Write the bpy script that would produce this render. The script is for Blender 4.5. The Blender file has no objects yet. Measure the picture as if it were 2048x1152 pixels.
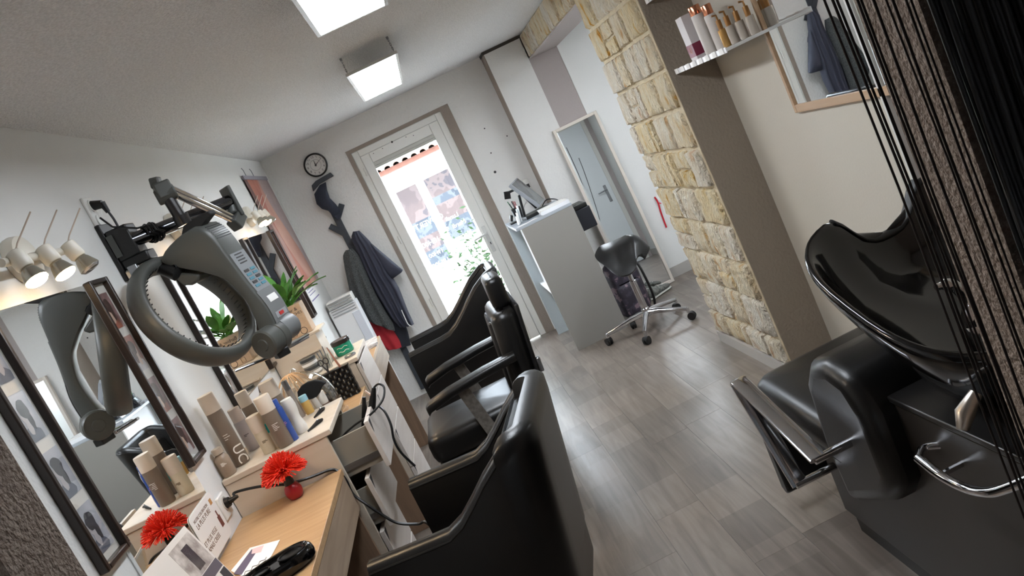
import bpy, bmesh, math, random
from mathutils import Vector, Matrix, Euler
random.seed(7)
PI = math.pi
S = bpy.context.scene
C = S.collection

# ------------------------------------------------------------------ camera
HC = 1.65                       # camera height above the floor
FPX = 1606.38                   # focal length in pixels of a 2048 wide frame
_r, _p, _y = math.radians(25.711), math.radians(9.3955), math.radians(2.4712)
_f = Vector((math.sin(_y)*math.cos(_p), math.cos(_y)*math.cos(_p), -math.sin(_p)))
_r0 = Vector((math.cos(_y), -math.sin(_y), 0))
_d0 = _f.cross(_r0)
CR = math.cos(_r)*_r0 + math.sin(_r)*_d0
CD = -math.sin(_r)*_r0 + math.cos(_r)*_d0
CF = _f
cam = bpy.data.cameras.new('camera'); camo = bpy.data.objects.new('camera', cam); C.objects.link(camo)
cam.sensor_fit = 'HORIZONTAL'; cam.sensor_width = 36; cam.lens = FPX/2048*36
cam.clip_start = .02; cam.clip_end = 200
camo.matrix_world = Matrix(((CR.x, -CD.x, -CF.x, 0), (CR.y, -CD.y, -CF.y, 0), (CR.z, -CD.z, -CF.z, HC), (0, 0, 0, 1)))
S.camera = camo

# ------------------------------------------------------------------ world, sun, exposure
W = bpy.data.worlds.new('world'); S.world = W; W.use_nodes = True
wn = W.node_tree.nodes; wl = W.node_tree.links
bg = wn['Background']
bg.inputs[0].default_value = (.76, .88, 1, 1); bg.inputs[1].default_value = 9.0
sun = bpy.data.lights.new('sun', 'SUN'); sun.energy = 5; sun.angle = .02; sun.color = (1, .96, .9)
suno = bpy.data.objects.new('sun', sun); C.objects.link(suno)
suno.rotation_euler = Vector((.28, .62, -.85)).to_track_quat('-Z', 'Y').to_euler()
PANEL_E = 17.0
vs = S.view_settings
vs.view_transform = 'Standard'; vs.look = 'None'; vs.gamma = 1; vs.use_curve_mapping = False; vs.exposure = 0.92

# ------------------------------------------------------------------ pixel helpers (2048x1152 frame)
def ray(p):
    return CR*((p[0]-1024)/FPX) + CD*((p[1]-576)/FPX) + CF
def OX(p, x): d = ray(p); return Vector((0, 0, HC)) + d*(x/d.x)
def OY(p, y): d = ray(p); return Vector((0, 0, HC)) + d*(y/d.y)
def OZ(p, z): d = ray(p); return Vector((0, 0, HC)) + d*((z-HC)/d.z)

# ------------------------------------------------------------------ materials
def lin(c):
    return tuple(((v/255)/12.92 if v/255 <= .04045 else ((v/255+.055)/1.055)**2.4) for v in c[:3]) + (1,)
MATS = {}
def mat(name, col, rough=.5, metal=0, bump=None, noise=None, coat=0, spec=None, var=0, emit=None, stretch=None):
    if name in MATS: return MATS[name]
    m = bpy.data.materials.new(name); m.use_nodes = True; MATS[name] = m
    n = m.node_tree.nodes; l = m.node_tree.links; b = n['Principled BSDF']
    b.inputs['Base Color'].default_value = lin(col); b.inputs['Roughness'].default_value = rough; b.inputs['Metallic'].default_value = metal
    b.inputs['Coat Weight'].default_value = coat
    if spec is not None: b.inputs['Specular IOR Level'].default_value = spec
    tc = n.new('ShaderNodeTexCoord'); vec = tc.outputs['Object']
    if stretch:
        mp = n.new('ShaderNodeMapping'); mp.inputs['Scale'].default_value = stretch; l.new(vec, mp.inputs[0]); vec = mp.outputs[0]
    src = None
    if noise:                                # (scale, second colour, detail)
        t = n.new('ShaderNodeTexNoise'); t.inputs['Scale'].default_value = noise[0]; t.inputs['Detail'].default_value = noise[2] if len(noise) > 2 else 4
        l.new(vec, t.inputs['Vector'])
        r = n.new('ShaderNodeValToRGB'); r.color_ramp.elements[0].position = .35; r.color_ramp.elements[1].position = .65
        r.color_ramp.elements[0].color = lin(col); r.color_ramp.elements[1].color = lin(noise[1])
        l.new(t.outputs[0], r.inputs[0]); l.new(r.outputs[0], b.inputs['Base Color']); src = r.outputs[0]
    if var:
        oi = n.new('ShaderNodeObjectInfo'); h = n.new('ShaderNodeHueSaturation')
        mr = n.new('ShaderNodeMapRange'); mr.inputs[3].default_value = 1-var; mr.inputs[4].default_value = 1+var
        l.new(oi.outputs['Random'], mr.inputs[0]); l.new(mr.outputs[0], h.inputs['Value'])
        if src: l.new(src, h.inputs['Color'])
        else: h.inputs['Color'].default_value = lin(col)
        l.new(h.outputs[0], b.inputs['Base Color'])
    if bump:                                 # (scale, strength, distance)
        t = n.new('ShaderNodeTexNoise'); t.inputs['Scale'].default_value = bump[0]; t.inputs['Detail'].default_value = 3
        l.new(vec, t.inputs['Vector'])
        bp = n.new('ShaderNodeBump'); bp.inputs['Strength'].default_value = bump[1]; bp.inputs['Distance'].default_value = bump[2] if len(bump) > 2 else .01
        l.new(t.outputs[0], bp.inputs['Height']); l.new(bp.outputs[0], b.inputs['Normal'])
    if emit:
        b.inputs['Emission Color'].default_value = lin(emit[0]); b.inputs['Emission Strength'].default_value = emit[1]
    return m

def wood(name, c1, c2, rough=.45, axis='Y', sc=1.0, var=0, block=0):
    if name in MATS: return MATS[name]
    m = mat(name, c1, rough); n = m.node_tree.nodes; l = m.node_tree.links; b = n['Principled BSDF']
    tc = n.new('ShaderNodeTexCoord'); mp = n.new('ShaderNodeMapping')
    s = {'X': (.7, 9, 9), 'Y': (9, .7, 9), 'Z': (9, 9, .7)}[axis]
    mp.inputs['Scale'].default_value = tuple(v*sc for v in s)
    oi = n.new('ShaderNodeObjectInfo'); vm = n.new('ShaderNodeVectorMath'); vm.operation = 'SCALE'; vm.inputs['Scale'].default_value = 37
    cm = n.new('ShaderNodeCombineXYZ'); l.new(oi.outputs['Random'], cm.inputs[0]); l.new(oi.outputs['Random'], cm.inputs[1])
    l.new(cm.outputs[0], vm.inputs[0]); ad = n.new('ShaderNodeVectorMath'); l.new(tc.outputs['Object'], ad.inputs[0]); l.new(vm.outputs[0], ad.inputs[1])
    l.new(ad.outputs[0], mp.inputs[0])
    t = n.new('ShaderNodeTexNoise'); t.inputs['Scale'].default_value = 2.2; t.inputs['Detail'].default_value = 6; t.inputs['Distortion'].default_value = 1.4
    l.new(mp.outputs[0], t.inputs['Vector'])
    r = n.new('ShaderNodeValToRGB'); r.color_ramp.elements[0].position = .25; r.color_ramp.elements[1].position = .75
    r.color_ramp.elements[0].color = lin(c1); r.color_ramp.elements[1].color = lin(c2)
    l.new(t.outputs[0], r.inputs[0]); src = r.outputs[0]
    if var:
        h = n.new('ShaderNodeHueSaturation'); mr = n.new('ShaderNodeMapRange'); mr.inputs[3].default_value = 1-var; mr.inputs[4].default_value = 1+var
        if block:                            # printed blocks along the board, each its own tone
            sx = n.new('ShaderNodeSeparateXYZ'); l.new(ad.outputs[0], sx.inputs[0])
            dv = n.new('ShaderNodeMath'); dv.operation = 'DIVIDE'; dv.inputs[1].default_value = block; l.new(sx.outputs[1], dv.inputs[0])
            fl = n.new('ShaderNodeMath'); fl.operation = 'FLOOR'; l.new(dv.outputs[0], fl.inputs[0])
            c2n = n.new('ShaderNodeCombineXYZ'); l.new(fl.outputs[0], c2n.inputs[0]); l.new(oi.outputs['Random'], c2n.inputs[1])
            wnz = n.new('ShaderNodeTexWhiteNoise'); l.new(c2n.outputs[0], wnz.inputs[0]); l.new(wnz.outputs[0], mr.inputs[0])
        else: l.new(oi.outputs['Random'], mr.inputs[0])
        l.new(mr.outputs[0], h.inputs['Value']); l.new(src, h.inputs['Color']); src = h.outputs[0]
    l.new(src, b.inputs['Base Color'])
    bp = n.new('ShaderNodeBump'); bp.inputs['Strength'].default_value = .25; bp.inputs['Distance'].default_value = .002
    l.new(t.outputs[0], bp.inputs['Height']); l.new(bp.outputs[0], b.inputs['Normal'])
    return m

def glass(name, tint=(255, 255, 255), gl=.08, rough=.02):
    """thin pane: clear with a weak gloss"""
    if name in MATS: return MATS[name]
    m = bpy.data.materials.new(name); m.use_nodes = True; MATS[name] = m
    n = m.node_tree.nodes; l = m.node_tree.links; n.remove(n['Principled BSDF'])
    t = n.new('ShaderNodeBsdfTransparent'); t.inputs[0].default_value = lin(tint)
    g = n.new('ShaderNodeBsdfGlossy'); g.inputs['Roughness'].default_value = rough
    lw = n.new('ShaderNodeLayerWeight'); pw = n.new('ShaderNodeMath'); pw.operation = 'POWER'; pw.inputs[1].default_value = 4; l.new(lw.outputs['Facing'], pw.inputs[0])
    fr = n.new('ShaderNodeMath'); fr.operation = 'MULTIPLY_ADD'; fr.inputs[1].default_value = .7; fr.inputs[2].default_value = gl*.4; l.new(pw.outputs[0], fr.inputs[0])
    mx = n.new('ShaderNodeMixShader'); l.new(fr.outputs[0], mx.inputs[0]); l.new(t.outputs[0], mx.inputs[1]); l.new(g.outputs[0], mx.inputs[2])
    l.new(mx.outputs[0], n['Material Output'].inputs[0])
    return m

WHITE = mat('white_plaster', (232, 232, 230), .75, bump=(90, .12, .01), noise=(1.3, (227, 227, 224)))
BACKW = mat('rough_white_plaster', (228, 227, 224), .8, bump=(55, .35, .012))
CEIL = mat('textured_ceiling_paint', (240, 240, 240), .9, bump=(130, .8, .015), noise=(120, (222, 222, 222), 2))
TAUPE = mat('taupe_paint', (146, 134, 120), .8, bump=(70, .4, .012))
TAUPED = mat('rough_taupe_plaster', (178, 160, 146), .85, bump=(170, .6, .012), noise=(190, (150, 132, 118), 3))
LILAC = mat('taupe_lilac_paint', (174, 165, 162), .8, bump=(70, .3, .012))
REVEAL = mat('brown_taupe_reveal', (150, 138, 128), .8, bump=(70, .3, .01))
CREAM = mat('cream_wall_paint', (200, 193, 180), .7, bump=(90, .1, .01))
BASEB = mat('grey_baseboard', (176, 172, 166), .5)
GROUT = mat('stone_grout', (206, 192, 164), .9, bump=(80, .6, .01), noise=(20, (190, 176, 148)))
PVC = mat('white_pvc', (232, 231, 226), .35)
BLACKL = mat('black_leather', (13, 13, 14), .34, bump=(220, .12, .002), noise=(9, (20, 19, 18)), spec=.4)
BLACKP = mat('black_plastic', (16, 16, 17), .4)
BLACKG = mat('glossy_black_ceramic', (8, 8, 9), .12, coat=.3)
DGREY = mat('dark_grey_plastic', (74, 76, 73), .42, bump=(300, .06, .001))
MGREY = mat('mid_grey_plastic', (108, 110, 111), .45)
RUBBER = mat('black_rubber', (20, 20, 20), .7)
CHROME = mat('chrome', (205, 205, 208), .1, 1)
STEEL = mat('brushed_steel', (150, 152, 156), .28, 1)
MIRROR = mat('mirror_glass', (238, 240, 240), .01, 1)
FRAMEB = mat('dark_brown_frame', (42, 33, 29), .35)
PAPER = mat('white_paper', (235, 233, 230), .6)
INK = mat('dark_ink', (45, 42, 44), .6)
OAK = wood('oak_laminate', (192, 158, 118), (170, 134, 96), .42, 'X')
OAKV = wood('oak_laminate_shaded_upright', (150, 122, 98), (120, 96, 78), .5, 'Z')  # leg panels: same oak, with shade put into the darker tones
OAKF = wood('oak_laminate_shaded_front', (172, 150, 128), (146, 124, 104), .5, 'Y')  # aprons: same oak again, greyed by shade mixed into the colour
BIRCH = wood('pale_birch_laminate', (214, 202, 186), (202, 187, 168), .5, 'X', .7)
BIRCHF = wood('pale_grey_birch_front', (218, 210, 203), (204, 194, 186), .5, 'Y', .8)
PLANK = wood('grey_brown_laminate', (134, 124, 115), (98, 88, 80), .3, 'Y', 1.0, var=.2, block=.26)

# ------------------------------------------------------------------ mesh builder
class MB:
    def __init__(s): s.v = []; s.f = []; s.m = []; s.cur = 0
    def add(s, vs, fs):
        o = len(s.v); s.v += [Vector(v) for v in vs]; s.f += [[i+o for i in f] for f in fs]; s.m += [s.cur]*len(fs); return s
    def box(s, c, d, R=None, taper=None):
        c = Vector(c); x, y, z = d[0]/2, d[1]/2, d[2]/2
        P = [Vector((a*x, b*y, e*z)) for e in (-1, 1) for b in (-1, 1) for a in (-1, 1)]
        if taper:
            for i in range(4, 8): P[i].x *= taper[0]; P[i].y *= taper[1]
        if R is not None: P = [R @ p for p in P]
        return s.add([p+c for p in P], [(0, 2, 3, 1), (4, 5, 7, 6), (0, 1, 5, 4), (2, 6, 7, 3), (0, 4, 6, 2), (1, 3, 7, 5)])
    def bb(s, a, b):                         # box from corner to corner
        return s.box([(a[i]+b[i])/2 for i in range(3)], [abs(b[i]-a[i]) for i in range(3)])
    def loft(s, rings, cap=True, close=False):
        n = len(rings[0]); vs = [p for r in rings for p in r]; fs = []
        m = len(rings)
        for i in range(m if close else m-1):
            a = i*n; b = ((i+1) % m)*n
            for j in range(n): k = (j+1) % n; fs.append((a+j, a+k, b+k, b+j))
        if cap and not close: fs += [tuple(range(n))[::-1], tuple((m-1)*n+j for j in range(n))]
        return s.add(vs, fs)
    def tube(s, pts, r, n=10, cap=True, close=False):
        pts = [Vector(p) for p in pts]; R = r if isinstance(r, (list, tuple)) else [r]*len(pts)
        rings = []; up = None
        for i, p in enumerate(pts):
            if close: t = pts[(i+1) % len(pts)]-pts[i-1]
            else: t = pts[min(i+1, len(pts)-1)]-pts[max(i-1, 0)]
            t.normalize()
            if up is None: up = Vector((0, 0, 1)) if abs(t.z) < .9 else Vector((1, 0, 0))
            a = t.cross(up).normalized(); b = a.cross(t); up = b
            rings.append([p+(a*math.cos(2*PI*k/n)+b*math.sin(2*PI*k/n))*R[i] for k in range(n)])
        return s.loft(rings, cap, close)
    def lathe(s, prof, c=(0, 0, 0), n=20, R=None, sx=1, sy=1):
        c = Vector(c); rings = []
        for r, z in prof:
            ring = [Vector((r*sx*math.cos(2*PI*k/n), r*sy*math.sin(2*PI*k/n), z)) for k in range(n)]
            rings.append([(R @ p if R is not None else p)+c for p in ring])
        return s.loft(rings)
    def cyl(s, a, b, r, n=14, r2=None): return s.tube([a, b], [r, r if r2 is None else r2], n)
    def prism(s, pts, ext):
        e = Vector(ext); n = len(pts); pts = [Vector(p) for p in pts]
        return s.add(pts+[p+e for p in pts], [tuple(range(n))[::-1], tuple(range(n, 2*n))]+[(i, (i+1) % n, n+(i+1) % n, n+i) for i in range(n)])
    def grid(s, fn, nu, nv):
        vs = [fn(i/nu, j/nv) for j in range(nv+1) for i in range(nu+1)]; w = nu+1
        return s.add(vs, [(j*w+i, j*w+i+1, (j+1)*w+i+1, (j+1)*w+i) for j in range(nv) for i in range(nu)])
    def slab(s, fn, nu, nv, off):            # closed sheet: a grid and the same grid moved by off, rim joined
        w = nu+1; h = nv+1; o = Vector(off) if not callable(off) else None
        A = [Vector(fn(i/nu, j/nv)) for j in range(h) for i in range(w)]
        B = [a+(o if o is not None else Vector(off((k % w)/nu, (k//w)/nv))) for k, a in enumerate(A)]; N = w*h
        fs = []
        for j in range(nv):
            for i in range(nu):
                q = (j*w+i, j*w+i+1, (j+1)*w+i+1, (j+1)*w+i); fs += [q[::-1], tuple(N+k for k in q)]
        rim = [i for i in range(w)]+[j*w+w-1 for j in range(1, h)]+[(h-1)*w+i for i in range(w-2, -1, -1)]+[j*w for j in range(h-2, 0, -1)]
        for a, b in zip(rim, rim[1:]+rim[:1]): fs.append((a, b, N+b, N+a))
        return s.add(A+B, fs)
    def ball(s, c, r, n=14, m=8, sc=(1, 1, 1), R=None):
        c = Vector(c); rings = []
        for j in range(m+1):
            th = PI*j/m; rr = max(math.sin(th), 1e-3)
            ring = [Vector((r*rr*math.cos(2*PI*k/n)*sc[0], r*rr*math.sin(2*PI*k/n)*sc[1], -r*math.cos(th)*sc[2])) for k in range(n)]
            rings.append([(R @ p if R is not None else p)+c for p in ring])
        return s.loft(rings)
    def build(s, name, m, parent=None, bevel=0, smooth=40, sub=0, seg=2, kind=None):
        me = bpy.data.meshes.new(name)
        vs = s.v
        if parent is not None and parent.name in INV:
            I = INV[parent.name]; vs = [I @ v for v in vs]
        me.from_pydata([tuple(v) for v in vs], [], s.f)
        ms = m if isinstance(m, (list, tuple)) else [m]
        for k in ms: me.materials.append(k)
        if len(ms) > 1: me.polygons.foreach_set('material_index', s.m)
        bm = bmesh.new(); bm.from_mesh(me); bmesh.ops.recalc_face_normals(bm, faces=bm.faces); bm.to_mesh(me); bm.free()
        if smooth:
            me.polygons.foreach_set('use_smooth', [True]*len(me.polygons)); me.set_sharp_from_angle(angle=math.radians(smooth))
        o = bpy.data.objects.new(name, me); C.objects.link(o)
        if parent is not None:
            o.parent = parent
            if parent.name in INV: INV[o.name] = INV[parent.name]
        if bevel:
            b = o.modifiers.new('bevel', 'BEVEL'); b.width = bevel; b.segments = seg; b.limit_method = 'ANGLE'; b.angle_limit = math.radians(50)
        if sub:
            b = o.modifiers.new('subsurf', 'SUBSURF'); b.levels = sub; b.render_levels = sub
        if kind: o['kind'] = kind
        return o
INV = {}
def thing(name, label, cat, loc=(0, 0, 0), group=None, rz=0):
    o = bpy.data.objects.new(name, None); C.objects.link(o); o.empty_display_size = .05
    o.location = loc; o.rotation_euler = (0, 0, rz)
    INV[o.name] = (Matrix.Translation(Vector(loc)) @ Matrix.Rotation(rz, 4, 'Z')).inverted()
    o['label'] = label; o['category'] = cat
    if group: o['group'] = group
    return o
def tag(o, label, cat, group=None):
    o['label'] = label; o['category'] = cat
    if group: o['group'] = group
    return o
def struct(o): o['kind'] = 'structure'; return o
def copy_tree(o, parent=None):
    c = o.copy(); C.objects.link(c)
    if parent is not None: c.parent = parent
    for ch in [x for x in bpy.data.objects if x.parent == o]: copy_tree(ch, c)
    return c
def text_mb(mb, txt, M4, size, align='CENTER', depth=.0004):
    cu = bpy.data.curves.new('t', 'FONT'); cu.body = txt; cu.size = size; cu.align_x = align; cu.align_y = 'CENTER'; cu.extrude = depth; cu.resolution_u = 3
    o = bpy.data.objects.new('t', cu); C.objects.link(o)
    me = bpy.data.meshes.new_from_object(o.evaluated_get(bpy.context.evaluated_depsgraph_get()))
    mb.add([M4 @ v.co for v in me.vertices], [tuple(p.vertices) for p in me.polygons])
    bpy.data.objects.remove(o); bpy.data.curves.remove(cu); bpy.data.meshes.remove(me)
def frame4(o, x, y):                          # matrix with origin o, local x and y axes (world vectors)
    x = Vector(x).normalized(); y = Vector(y); y = (y-x*y.dot(x)).normalized(); z = x.cross(y); o = Vector(o)
    return Matrix(((x.x, y.x, z.x, o.x), (x.y, y.y, z.y, o.y), (x.z, y.z, z.z, o.z), (0, 0, 0, 1)))
def R3(a, axis): return Matrix.Rotation(a, 3, axis)
def catmull(P, n=6):
    P = [Vector(p) for p in P]; out = []
    for i in range(len(P)-1):
        a, b, c, d = P[max(i-1, 0)], P[i], P[i+1], P[min(i+2, len(P)-1)]
        for k in range(n):
            t = k/n; out.append(.5*((2*b)+(c-a)*t+(2*a-5*b+4*c-d)*t*t+(3*b-a-3*c+d)*t**3))
    return out+[P[-1]]
# ================================================================== STRUCTURE
XL, XS, XR, YB, ZC = -1.135, 1.23, 1.478, 6.93, 2.39
def wall(name, boxes, m, parent=None, bevel=0):
    b = MB()
    for a, c in boxes: b.bb(a, c)
    o = b.build(name, m, parent, smooth=0, bevel=bevel)
    return struct(o) if parent is None else o

floor = wall('floor', [((-1.3, -1.6, -.08), (2.6, 7.12, -.006))], mat('floor_joint', (96, 86, 78), .8))
pm = {}
rng = random.Random(3)
k = 0
for i in range(-7, 11):
    x0 = .25+.2*i; y = .3-rng.random()*1.2
    if x0 > 2.4 or x0+.2 < XL-.05: continue
    while y < 7.0:
        y1 = min(y+1.26, 7.1); L = y1-y
        key = round(L, 3)
        if key not in pm:
            b = MB().box((0, 0, -.003), (.1992, L-.0008, .006)); o = b.build('plank', PLANK, floor, smooth=0, bevel=.0004, seg=1); pm[key] = o.data
        else:
            o = bpy.data.objects.new('plank', pm[key]); C.objects.link(o); o.parent = floor
        o.location = (x0+.1, (y+y1)/2, 0)
        y = y1

wall_left = wall('wall_left', [((XL-.15, .7, 0), (XL, YB+.2, ZC))], WHITE)
ceiling = wall('ceiling', [((-1.3, .7, ZC), (XR+.05, YB+.2, ZC+.1))], CEIL)
wall_back = wall('wall_back', [((XL, YB, 0), (-.43, YB+.25, ZC)), ((.40, YB, 0), (.93, YB+.25, ZC)), ((-.43, YB, 2.13), (.40, YB+.25, ZC)), ((.93, YB, 0), (2.6, YB+.25, ZC))], BACKW)
# small dark wall plugs left in the plaster beside the door
for n_, p in enumerate(((969, 257), (1014, 272), (990, 344), (982, 306))):
    q = OY(p, YB); b = MB().cyl((q.x, YB-.004, q.z), (q.x, YB+.002, q.z), .006 if n_ != 2 else .012, 8); b.build('wall_plug', INK, wall_back)
trim1 = wall('trim_1', [((-.4675, YB-.006, 0), (-.43, YB, 2.16)), ((-.43, YB-.006, 2.13), (.40, YB, 2.16)), ((.40, YB-.006, 0), (.482, YB, 2.16))], REVEAL)
# pilaster, its taupe side and the niche beyond it
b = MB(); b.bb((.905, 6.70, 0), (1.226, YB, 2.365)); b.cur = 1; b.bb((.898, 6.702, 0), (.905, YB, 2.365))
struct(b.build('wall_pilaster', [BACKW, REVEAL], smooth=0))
wall('trim_2', [((.893, 6.695, 2.365), (1.228, YB, ZC))], mat('dark_gap', (70, 66, 62), .8))
wall('wall_niche', [((1.226, 6.70, 0), (1.478, YB, 2.19))], LILAC)
wall('wall_hall_end', [((1.478, 6.69, 0), (2.45, YB, ZC))], WHITE)
wall('baseboard_hall', [((1.478, 6.675, 0), (2.385, 6.69, .09))], BASEB)
wall('wall_hall_side', [((2.385, 2.4, 0), (2.55, YB, ZC))], WHITE)
wall('baseboard_hall_side', [((2.37, 2.5, 0), (2.385, 6.69, .09))], BASEB)
wall('wall_hall_front', [((1.478, 2.4, 0), (2.55, 2.5, ZC))], LILAC)
wall('wall_hall_partition', [((1.482, 2.5, 0), (1.54, 3.8, ZC)), ((1.478, 3.8, 0), (1.54, 4.69, ZC))], WHITE)
wall('ceiling_hall', [((1.478, 2.4, ZC), (2.55, YB+.2, ZC+.1))], CEIL)
# beam over the passage
b = MB(); b.bb((1.255, 4.69, 2.19), (1.478, 6.70, ZC)); b.cur = 1; b.bb((1.235, 4.69, 2.18), (1.478, 6.70, 2.19)); b.cur = 2; b.bb((1.25, 4.69, 2.19), (1.255, 6.70, ZC))
beam = struct(b.build('wall_stone_beam', [WHITE, LILAC, GROUT], smooth=0))
# stone pier
b = MB(); b.bb((1.256, 3.722, 0), (1.478, 4.69, ZC)); b.cur = 1; b.bb((1.25, 3.718, 0), (1.478, 3.722, ZC)); b.cur = 2; b.bb((1.247, 3.721, 0), (1.256, 4.69, ZC))
pier = struct(b.build('wall_stone', [WHITE, TAUPE, GROUT], smooth=0))
wall('baseboard_stone', [((1.222, 3.712, 0), (1.25, 4.70, .07))], BASEB)
wall_right = wall('wall_right', [((XR, .75, 0), (XR+.004, 3.72, ZC)), ], CREAM)
wall('wall_right_core', [((XR+.004, .75, 0), (XR+.06, 3.72, ZC))], WHITE)
# wall with the curtained opening the picture is taken through, and the dim room behind the camera
wall('wall_front', [((-1.3, .75, 0), (-.502, .85, ZC)), ((.502, .75, 0), (XR+.06, .85, ZC)), ((-.502, .75, 2.2), (.502, .85, ZC))], TAUPED)
wall('wall_rear_room', [((-1.35, -1.7, 0), (-1.3, .76, ZC)), ((XR+.06, -1.7, 0), (XR+.11, .76, ZC)), ((-1.35, -1.75, 0), (XR+.11, -1.7, ZC))], TAUPED)
wall('ceiling_rear_room', [((-1.35, -1.75, ZC), (XR+.11, .75, ZC+.1))], CEIL)

# ---- stones of the pier, course by course (joints read off the photograph on the plane x = XS)
def stonemat():
    m = mat('yellow_limestone', (228, 209, 172), .85); n = m.node_tree.nodes; l = m.node_tree.links; b = n['Principled BSDF']
    tc = n.new('ShaderNodeTexCoord'); oi = n.new('ShaderNodeObjectInfo')
    vm = n.new('ShaderNodeVectorMath'); vm.operation = 'SCALE'; vm.inputs['Scale'].default_value = 23
    cx = n.new('ShaderNodeCombineXYZ'); l.new(oi.outputs['Random'], cx.inputs[0]); l.new(oi.outputs['Random'], cx.inputs[2]); l.new(cx.outputs[0], vm.inputs[0])
    ad = n.new('ShaderNodeVectorMath'); l.new(tc.outputs['Object'], ad.inputs[0]); l.new(vm.outputs[0], ad.inputs[1])
    mp = n.new('ShaderNodeMapping'); mp.inputs['Scale'].default_value = (1, 1.6, .75); l.new(ad.outputs[0], mp.inputs[0])
    t = n.new('ShaderNodeTexNoise'); t.inputs['Scale'].default_value = 11; t.inputs['Detail'].default_value = 3; l.new(mp.outputs[0], t.inputs['Vector'])
    r = n.new('ShaderNodeValToRGB'); e = r.color_ramp.elements
    e[0].position = .36; e[0].color = lin((241, 228, 200)); e[1].position = .56; e[1].color = lin((237, 217, 178))
    for p, c in ((.63, (227, 203, 158)), (.675, (220, 172, 100)), (.75, (206, 142, 58))): q = e.new(p); q.color = lin(c)
    l.new(t.outputs[0], r.inputs[0])
    h = n.new('ShaderNodeHueSaturation'); mr = n.new('ShaderNodeMapRange'); mr.inputs[3].default_value = .55; mr.inputs[4].default_value = 1.2
    mv = n.new('ShaderNodeMath'); mv.operation = 'FRACT'; mm = n.new('ShaderNodeMath'); mm.operation = 'MULTIPLY'; mm.inputs[1].default_value = 7.3
    l.new(oi.outputs['Random'], mm.inputs[0]); l.new(mm.outputs[0], mv.inputs[0]); l.new(mv.outputs[0], mr.inputs[0]); l.new(mr.outputs[0], h.inputs['Saturation'])
    l.new(r.outputs[0], h.inputs['Color']); l.new(h.outputs[0], b.inputs['Base Color'])
    t2 = n.new('ShaderNodeTexNoise'); t2.inputs['Scale'].default_value = 46; t2.inputs['Detail'].default_value = 6; t2.inputs['Distortion'].default_value = 1.2; l.new(mp.outputs[0], t2.inputs['Vector'])
    bp = n.new('ShaderNodeBump'); bp.inputs['Strength'].default_value = 1; bp.inputs['Distance'].default_value = .035
    vo = n.new('ShaderNodeTexVoronoi'); vo.inputs['Scale'].default_value = 55; l.new(mp.outputs[0], vo.inputs['Vector'])
    ma = n.new('ShaderNodeMath'); ma.operation = 'MULTIPLY_ADD'; ma.inputs[1].default_value = .45; l.new(vo.outputs['Distance'], ma.inputs[0]); l.new(t2.outputs[0], ma.inputs[2]); l.new(ma.outputs[0], bp.inputs['Height']); l.new(bp.outputs[0], b.inputs['Normal'])
    return m
STONE = stonemat()
def stone(parent, q, depth, x0=1.25):
    """q: four (y, z) corners; a rounded, uneven block standing proud of the grout at x = x0 towards -x"""
    r = random.Random(int(q[0][0]*1e4+q[0][1]*7e3)); N = 5
    jy = [[r.uniform(-.006, .006) for _ in range(N+1)] for _ in range(N+1)]; jx = [[r.uniform(-.006, .004) for _ in range(N+1)] for _ in range(N+1)]
    def fn(u, v):
        i, j = round(u*N), round(v*N)
        y = (q[0][0]*(1-u)+q[1][0]*u)*(1-v)+(q[3][0]*(1-u)+q[2][0]*u)*v
        z = (q[0][1]*(1-u)+q[1][1]*u)*(1-v)+(q[3][1]*(1-u)+q[2][1]*u)*v
        ed = min(u, 1-u, v, 1-v)
        d = 0 if ed < .01 else depth
        if ed < .01: k = 0
        else: k = jx[i][j]
        return (x0-d-k, y+jy[i][j]*.8, z+jy[j][i]*.8)
    b = MB()
    us = [0, .05, .3, .55, .8, .95, 1]
    w = len(us); vs = []
    for v in us:
        for u in us:
            i = us.index(u); j = us.index(v)
            y = (q[0][0]*(1-u)+q[1][0]*u)*(1-v)+(q[3][0]*(1-u)+q[2][0]*u)*v
            z = (q[0][1]*(1-u)+q[1][1]*u)*(1-v)+(q[3][1]*(1-u)+q[2][1]*u)*v
            edge = i in (0, w-1) or j in (0, w-1); near = i in (1, w-2) or j in (1, w-2)
            d = -.004 if edge else depth*(.82 if near else 1)+r.uniform(-.005, .005)
            vs.append((x0-d, y+r.uniform(-.004, .004), z+r.uniform(-.004, .004)))
    fs = [(j*w+i, j*w+i+1, (j+1)*w+i+1, (j+1)*w+i) for j in range(w-1) for i in range(w-1)]
    b.add(vs, fs).build('stone', STONE, parent, smooth=60)
def c2(x, y): return (1040+x/2.742, y/2.742)
def c3(x, y): return (1200+x/2.617, 300+y/2.617)
JL = [None, c2(370, 175), c2(445, 360), c2(525, 530), c2(592, 700), c2(657, 856), c3(287, 200), c3(350, 340), c3(412, 500), c3(486, 655), c3(560, 820), c3(630, 975)]
JR = [None, c2(640, -35), c2(735, 160), c2(815, 375), c2(905, 585), c2(1000, 800), c3(628, 186), c3(715, 385), c3(795, 585), c3(880, 777), c3(970, 980), c3(1012, 1110)]
YF, YN = 4.70, 3.735
zl, zr = [2.385], [2.385]
for a, b_ in zip(JL[1:], JR[1:]):
    zl.append(OX(a, XS).z); zr.append(OY(b_, 3.73).z)
zl[-1] = zr[-1] = .075
for i_ in range(1, len(zl)-1): zl[i_] = .5*zl[i_]+.5*zr[i_]+ (zl[i_]-zr[i_])*.25
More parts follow.
